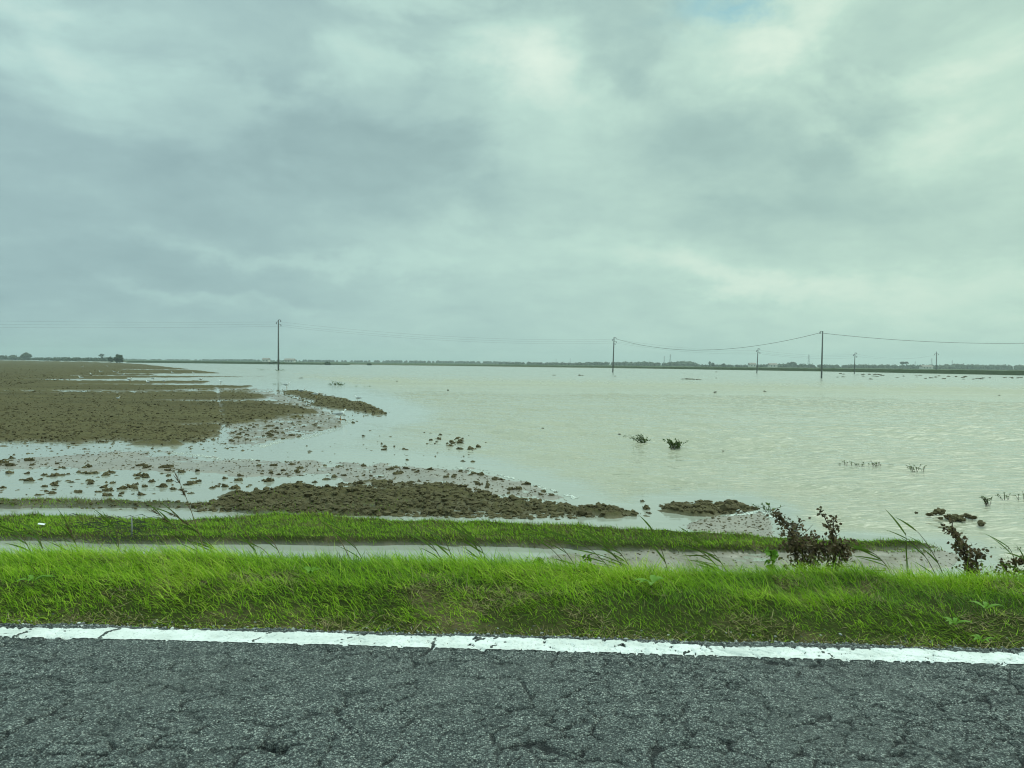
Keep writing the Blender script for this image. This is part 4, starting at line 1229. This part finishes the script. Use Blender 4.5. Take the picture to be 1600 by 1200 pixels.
def shrub(stems, depth_s, label, seed, leaf=(.018, .032), per=52, mat=M_SHRUB, cat='shrub', group=None):
    """stems: photo-pixel polylines (from foot to tip) at a distance depth_s from the eye, each with twigs and leaves"""
    g = np.random.default_rng(seed)
    def pt(u, v, jit=0):
        d = ray(float(u), float(v)); k = (depth_s + jit) / (d[0] * SDIR[0] + d[1] * SDIR[1])
        return np.array([0, 0, CAM_Z]) + d * k
    base = pt(*stems[0][0][0]); z0 = float(land(base[:1], base[1:2])[0][0]); base[2] = z0 - .02
    root = empty('shrub', base); tag(root, label, cat, group)
    fol = MB()
    for poly, dens, spread in stems:
        jit = g.normal(0, .06)
        P = np.array([pt(u, v, jit) for u, v in poly]) - base
        P[0, 2] = min(P[0, 2], 0.0)
        L_ = np.linspace(0, 1, len(P)); k = np.linspace(0, 1, 14)
        C = np.stack([np.interp(k, L_, P[:, i]) for i in range(3)], -1) + g.normal(0, .006, (14, 3)) * (k[:, None] > 0)
        st = MB().tube(C, np.linspace(.008, .0025, 14), 6)
        for i in range(int(per * dens)):
            f = g.uniform(.12, 1.0); c = np.array([np.interp(f, k, C[:, j]) for j in range(3)])
            tw = g.normal(size=3) * spread * 1.35 * (1.15 - f * .75); tw[2] = abs(tw[2]) * .6 + .01; tw[1] *= .8
            e = c + tw
            if i % 2 == 0: st.tube([c, (c + e) / 2 + g.normal(0, .004, 3), e], [.0025, .002, .0012], 4)
            for _ in range(3):
                q = c + tw * g.uniform(.35, 1.0) + g.normal(0, .012, 3)
                leaf_shape(fol, q, g.normal(size=3) + np.array([-.5, 0, -.2]), g.normal(size=3) + np.array([0, -.4, .7]), g.uniform(*leaf), g.uniform(.6, .85) * leaf[1])
        st.build('stem', M_SHRUBSTEM, root)
    tag(fol.build('foliage', mat, root), kind='stuff')
    return root
SH = S_CREST + .75
shrub([([(1268, 893), (1248, 848), (1228, 820), (1212, 804)], 1.1, .05), ([(1270, 893), (1262, 856), (1245, 832), (1236, 820)], 1.2, .07), ([(1264, 893), (1244, 866), (1232, 846)], 1.1, .08),
       ([(1274, 893), (1276, 868), (1266, 846)], 1.1, .08), ([(1258, 893), (1252, 876)], .7, .08)], SH,
      'dense dark brown leafy shrub leaning left at the verge, left of its taller twig neighbour', 801)
shrub([([(1303, 893), (1304, 850), (1299, 824), (1281, 798)], .55, .030), ([(1304, 893), (1306, 845), (1302, 812)], .45, .028), ([(1300, 893), (1310, 868), (1322, 850)], 1.0, .075),
       ([(1296, 893), (1292, 870), (1288, 852)], 1.0, .075), ([(1306, 893), (1316, 876), (1326, 868)], .9, .07)], SH + .08,
      'dark brown shrub with two tall bare-topped leafy twigs beside the dense shrub', 803)
shrub([([(1519, 896), (1505, 862), (1492, 840), (1484, 812)], .75, .035), ([(1519, 896), (1506, 858), (1490, 836), (1478, 826)], .45, .03), ([(1521, 896), (1512, 870), (1502, 850)], .9, .055),
       ([(1522, 896), (1526, 876), (1532, 866)], .8, .055), ([(1518, 896), (1516, 880)], .6, .05)], SH + .05,
      'dark purplish shrub with one high leafy twig standing near the right edge', 807)
shrub([([(1578, 892), (1572, 884), (1563, 880)], .35, .03), ([(1584, 892), (1586, 882), (1592, 876)], .35, .03), ([(1598, 894), (1602, 884), (1606, 878)], .5, .04)], SH,
      'low dark shrub barely above the grass at the right edge', 809, per=60)
shrub([([(1206, 892), (1208, 874), (1209, 864)], .35, .018)], S_CREST + .4, 'single light green leafy sprig at the foot of the dense dark shrub', 811, leaf=(.03, .05), per=50, mat=M_WEED, cat='weed')
# small weeds standing upright at the crest
for i, (u, v, vt, lab) in enumerate(((845, 884, 872, 'left one of two small broad leaved weeds on the verge crest'), (918, 884, 870, 'right one of two small broad leaved weeds on the verge crest'))):
    shrub([([(u, v), (u - 1, vt)], .3, .02)], S_CREST + .2, lab, 821 + i, leaf=(.025, .045), per=30, mat=M_WEED, cat='weed', group='small weeds on the verge crest')

def rosette(u, v, label, seed, n=5, ln=.10):
    g = np.random.default_rng(seed)
    p = at(float(u), float(v), .06)
    z0 = float(land(p[:1], p[1:2])[0][0])
    root = empty('dock_plant', (p[0], p[1], z0)); tag(root, label, 'weed', 'broad leaved docks in the verge')
    for i in range(n):
        a = 6.28 * i / n + g.normal(0, .4); m = MB()
        k = np.linspace(0, 1, 6)[:, None]; l = ln * g.uniform(.75, 1.25)
        d = np.array([math.cos(a), math.sin(a), 0])
        pts = d * l * k * [1, 1, 0] + np.array([0, 0, 1]) * (.05 + .09 * k - .07 * k ** 2)
        m.ribbon(pts, np.array([.003, .012, .018, .016, .010, .001]) * l / .10, np.cross(d, [0, 0, 1]))
        m.build('leaf', M_WEED, root)
for i, (u, v, lab, n, ln) in enumerate(((52, 918, 'dock with one broad pale leaf near the left edge of the verge', 5, .09), (195, 965, 'dark green dock at the asphalt edge on the left', 6, .10),
                                         (1540, 957, 'dock with a pale upturned leaf in the right verge', 5, .075), (1492, 972, 'dock with narrow pale leaves near the asphalt on the right', 6, .07),
                                         (1020, 925, 'bluish green thistle-like weed in the middle of the verge', 6, .10), (485, 915, 'bright leafy weed in the left part of the verge', 7, .07),
                                         (1535, 990, 'small dock beside the asphalt at the right', 5, .06))):
    rosette(u, v, lab, 840 + i, n, ln)

# weeds standing in the flood
def water_weed(u, v, wpx, hpx, label, seed, n=90, row=False, mat=M_WATERWEED):
    g = np.random.default_rng(seed)
    b = at(float(u), float(v), WZ); sc = math.hypot(b[0], b[1]) / F
    root = empty('flooded_weed', b); tag(root, label, 'weed', 'weeds standing in the flood water')
    st, fol = MB(), MB()
    for i in range(max(3, n // 5)):
        x0 = g.uniform(-.5, .5) * wpx * sc * (1 if row else .55)
        e = np.array([x0 + g.normal(-.25, .45) * hpx * sc * 1.2, g.normal(0, .2) * hpx * sc, hpx * sc * (g.uniform(.4, 1.05) if not row else .15 + .9 * g.random() ** 2.5)])
        if row: e[1] += g.normal(0, .5) * hpx * sc
        pts = np.array([(x0, g.normal(0, .1) * hpx * sc, -.06), (x0 * .6 + e[0] * .4, e[1] * .4, e[2] * .55), e])
        st.tube(pts, [.004, .003, .002], 4)
        for _ in range(7):
            f = g.uniform(.25, 1.05); c = pts[1] + (e - pts[1]) * (f * 2 - 1) if f > .5 else pts[0] + (pts[1] - pts[0]) * f * 2
            ls = hpx * sc * g.uniform(.14, .28)
            leaf_shape(fol, c, g.normal(size=3) + np.array([-.4, 0, .2]), g.normal(size=3) + np.array([0, -.5, .5]), ls, ls * .6)
    st.build('stem', M_SHRUBSTEM, root)
    tag(fol.build('foliage', mat, root), kind='stuff')
water_weed(1006, 693, 18, 13, 'bushy dark green weed in open water, left one of the pair', 861, 130)
water_weed(1056, 701, 26, 14, 'bushy dark green weed in open water, right one of the pair', 862, 170)
water_weed(1347, 726, 74, 6, 'long low row of drowned weed tips in the rippled water', 863, 150, True)
water_weed(1433, 733, 22, 8, 'short row of drowned weed tips right of the long row', 864, 60, True)
water_weed(1544, 786, 12, 9, 'small spiky drowned weed tuft near the right edge', 865, 60)
water_weed(1585, 776, 40, 8, 'sparse drowned stalks at the right edge of the water', 866, 50, True)
water_weed(525, 601.5, 24, 6, 'low green bush lying in the water beyond the mud tongue', 867, 160, True)
water_weed(560, 604, 40, 3, 'line of drowned weed tips right of the low green bush', 868, 60, True)
water_weed(1570, 857, 60, 6, 'thin drowned weeds in shallow water behind the right shrub', 869, 50, True)
water_weed(1205, 800, 10, 22, 'very thin dry weed stalk rising by the mud island', 870, 21, False)
water_weed(410, 578.6, 14, 3, 'dark drowned scrub in the water left of the left pole', 871, 60, True)
water_weed(437, 579.2, 14, 4, 'dark scrub caught round the foot of the left pole', 872, 50, True)
water_weed(434, 600.5, 16, 3, 'dark drowned scrub in front of the resting gull', 873, 60, True)

# dark specks far out: drowned stubble and clods
farm = RNG.uniform(1290, 1600, 46)
FG = 'dark drowned tufts in the far water by the dike'
pts = [(u, 583.5 + (u - 1290) * .0215 + RNG.uniform(0, 9) * RNG.random()) for u in farm]
pts += [(1072, 592.5), (1078, 592.8), (1066, 592.6), (1084, 593), (1090, 593.4), (1094, 593.6), (910, 587), (866, 586.5), (906, 586.8), (961, 588), (1119, 591), (1119, 581.5), (1117, 613), (1561, 618),
        (957, 680), (968, 679), (848, 670), (1130, 706), (1195, 612), (620, 596), (470, 591), (700, 610)]
for i, (u, v) in enumerate(pts):
    b = at(float(u), float(v), WZ); sc = math.hypot(b[0], b[1]) / F
    o = link('water_tuft', CLOD_MESHES[i % 10], None, (b[0], b[1], WZ + .02))
    big = 1.0 if i not in (46, 47) else 2.4
    o.scale = (sc * random.uniform(1.0, 2.6) * big, sc * random.uniform(1.2, 2.5), sc * random.uniform(.7, 1.3) * (1.2 if big > 1 else 1))
    o.rotation_euler = (0, 0, random.uniform(-.3, .3))
    if i < 46: tag(o, 'tiny dark drowned tuft in the far water near the dike on the right', 'tuft', FG)
    else: tag(o, 'tiny dark speck of drowned weed scattered in the open water', 'tuft', 'dark specks of drowned weed in the open water')

# flattened dark weeds and a stick on the bank, a scrap of white litter
m = MB(); g = np.random.default_rng(901)
for _ in range(110):
    u, v = g.normal(182, 34), g.normal(831, 8)
    b = at(float(u), float(v), WZ + .10); h0 = float(land(b[:1], b[1:2])[0][0])
    a = g.normal(0, .35); l = g.uniform(.10, .32)
    d = np.array([math.cos(a), math.sin(a) * .6, 0])
    p0 = np.array([b[0], b[1], max(h0, WZ) + g.uniform(.05, .10)])
    m.ribbon([p0 - d * l / 2, p0 + [0, 0, .025], p0 + d * l / 2 + [0, 0, -.01]], [.002, .006, .001], np.cross(d, [0, -.6, 1]))
M_ROT = simple_mat('rotten_weed', (.030, .036, .022), .8, .4, 12, spec=.1)
o = m.build('flattened_weeds', M_ROT); tag(o, 'patch of black flattened wet weeds on the left grassy bank', 'weeds', kind='stuff')
b = at(205., 840., WZ + .06)
st = MB().tube([(0, 0, -.1), (.01, 0, .12), (.0, .01, .25)], [.012, .010, .007], 6)
tag(st.build('stick', simple_mat('grey_stick', (.22, .23, .21), .8, .2, 20), None, True, b), 'short grey stick standing in the black flattened weeds', 'stick')
b = at(66., 822., WZ + .10); b[2] = float(land(b[:1], b[1:2])[0][0]) + .06
lit = MB(); q = np.array([(x, y, .012 * math.sin(9 * x * 40) + .01 * math.cos(y * 60)) for y in np.linspace(-.03, .03, 5) for x in np.linspace(-.045, .045, 6)])
lit.add(q, grid_quads(5, 6)); tag(lit.build('litter', simple_mat('white_plastic', (.75, .76, .74), .4, .05, 5), None, True, b), 'crumpled white scrap of litter on the left grassy bank', 'litter')

# ------------------------------------------------------------------ gulls on the mud
M_GULLW = simple_mat('gull_white', (.78, .79, .78), .7, .06, 20)
M_GULLG = simple_mat('gull_grey_wing', (.34, .36, .37), .7, .1, 20)
M_BEAK = simple_mat('gull_beak', (.45, .22, .06), .5, .1, 20)
def loft(sections, n=12):
    """sections: centre, half width, half height; rings along x"""
    th = np.arange(n) * 2 * np.pi / n
    V = np.concatenate([np.stack([np.full(n, c[0]), c[1] + a * np.cos(th), c[2] + b * np.sin(th)], -1) for c, a, b in sections])
    m = len(sections)
    return V, grid_quads(m, n, True), [[0, k + 1, k] for k in range(1, n - 1)] + [[(m - 1) * n, (m - 1) * n + k, (m - 1) * n + k + 1] for k in range(1, n - 1)]
def gull_meshes():
    b = MB()
    b.add(*loft([((-.20, 0, .17), .012, .006), ((-.14, 0, .17), .03, .02), ((-.06, 0, .165), .055, .05), ((.02, 0, .165), .062, .062), ((.08, 0, .185), .05, .058),
                 ((.105, 0, .225), .034, .04), ((.115, 0, .262), .030, .034), ((.135, 0, .285), .030, .030), ((.16, 0, .285), .020, .022), ((.172, 0, .283), .008, .008)]))
    wl = []
    for s in (1, -1):
        w_ = MB(); w_.add(*loft([((-.25, s * .02, .175), .004, .004), ((-.15, s * .045, .18), .012, .022), ((-.03, s * .060, .185), .012, .040), ((.05, s * .056, .19), .010, .03), ((.075, s * .045, .19), .003, .006)]))
        wl.append(w_.mesh('wing', [M_GULLG]))
    k = MB(); k.tube([(.168, 0, .283), (.195, 0, .281), (.212, 0, .274)], [.007, .006, .001], 6)
    lg = []
    for s in (1, -1):
        l = MB(); l.tube([(-.005, s * .022, .12), (.006, s * .022, .06), (0, s * .022, .004)], [.006, .005, .005], 5); l.tube([(-.005, s * .022, .004), (.035, s * .022, .003)], [.006, .010], 5)
        lg.append(l.mesh('leg', [M_BEAK]))
    return b.mesh('body', [M_GULLW]), wl, k.mesh('beak', [M_BEAK]), lg
GB, GW, GK, GL = gull_meshes()
GULLS = [
 (532, 656, 1.35, 'white gull standing upright at the tip of the mud tongue'), (448, 606, 1.5, 'grey winged gull on the drowned strip right of the field'),
 (203, 599, 1.5, 'largest looking white gull on the water strip across the field'), (231, 602.5, 1.2, 'white gull just right of the largest one on the water strip'),
 (193, 589, 1.3, 'white gull on the thin water line left of the field end'), (157, 584, 1.3, 'white gull left of the group on the dark furrows'),
 (178, 583.5, 1.2, 'left gull of the group on the dark furrows'), (184, 584.2, 1.2, 'right gull of the group on the dark furrows'),
 (126, 593, 1.3, 'white gull above the start of the long water strip'), (168, 574, 1.3, 'white gull far back on the field'),
 (240, 595, 1.2, 'white gull on the second furrow strip'), (142, 587.5, 1.2, 'white gull at the left end of the thin water line'),
 (257, 599, 1.3, 'white gull near the right end of the brown furrow tip'), (314, 597, 1.3, 'white gull on the brown furrow tip'),
 (269, 584, 1.2, 'small white gull on the first furrow strip'), (185, 629, .8, 'white bird alone in the middle of the ploughed field'),
 (345, 599.5, 1.1, 'white gull at the water edge right of the furrow tips'), (472, 616, 1.2, 'left gull of three on the muddy tongue ridge'),
 (494, 623, 1.2, 'middle gull of three on the muddy tongue ridge'), (559, 627, 1.1, 'right gull of three on the muddy tongue ridge'),
 (302, 584.5, 1.2, 'white gull on the far water right of the furrows'), (129, 574.6, 1.3, 'white gull farthest back on the brown field'),
]
proto = None
for i, (u, v, sc, lab) in enumerate(GULLS):
    b = at(float(u), float(v), WZ); h0 = max(WZ + .0, float(land(b[:1], b[1:2])[0][0]))
    rz = random.choice([0, math.pi]) + random.uniform(-.6, .6)
    root = empty('gull', (b[0], b[1], h0), rz); root.scale = (sc,) * 3
    tag(root, lab, 'gull', 'gulls standing on the flooded field')
    link('body', GB, root); link('beak', GK, root)
    for w_ in GW: link('wing', w_, root)
    for l in GL: link('leg', l, root)

# ------------------------------------------------------------------ haze
hz = MB().box((0, 0, 22.0), (7400, 7400, 50.0))
m, nn, out = new_mat('haze')
pv = nn.n('ShaderNodeVolumePrincipled')
pv.inputs['Color'].default_value = (.84, .98, .96, 1)
pv.inputs['Density'].default_value = .00036
pv.inputs['Anisotropy'].default_value = .3
nn.put(out.inputs['Volume'], pv.outputs[0])
o = hz.build('haze', m, None, False)
tag(o, 'damp haze over the plain', 'haze', kind='stuff')
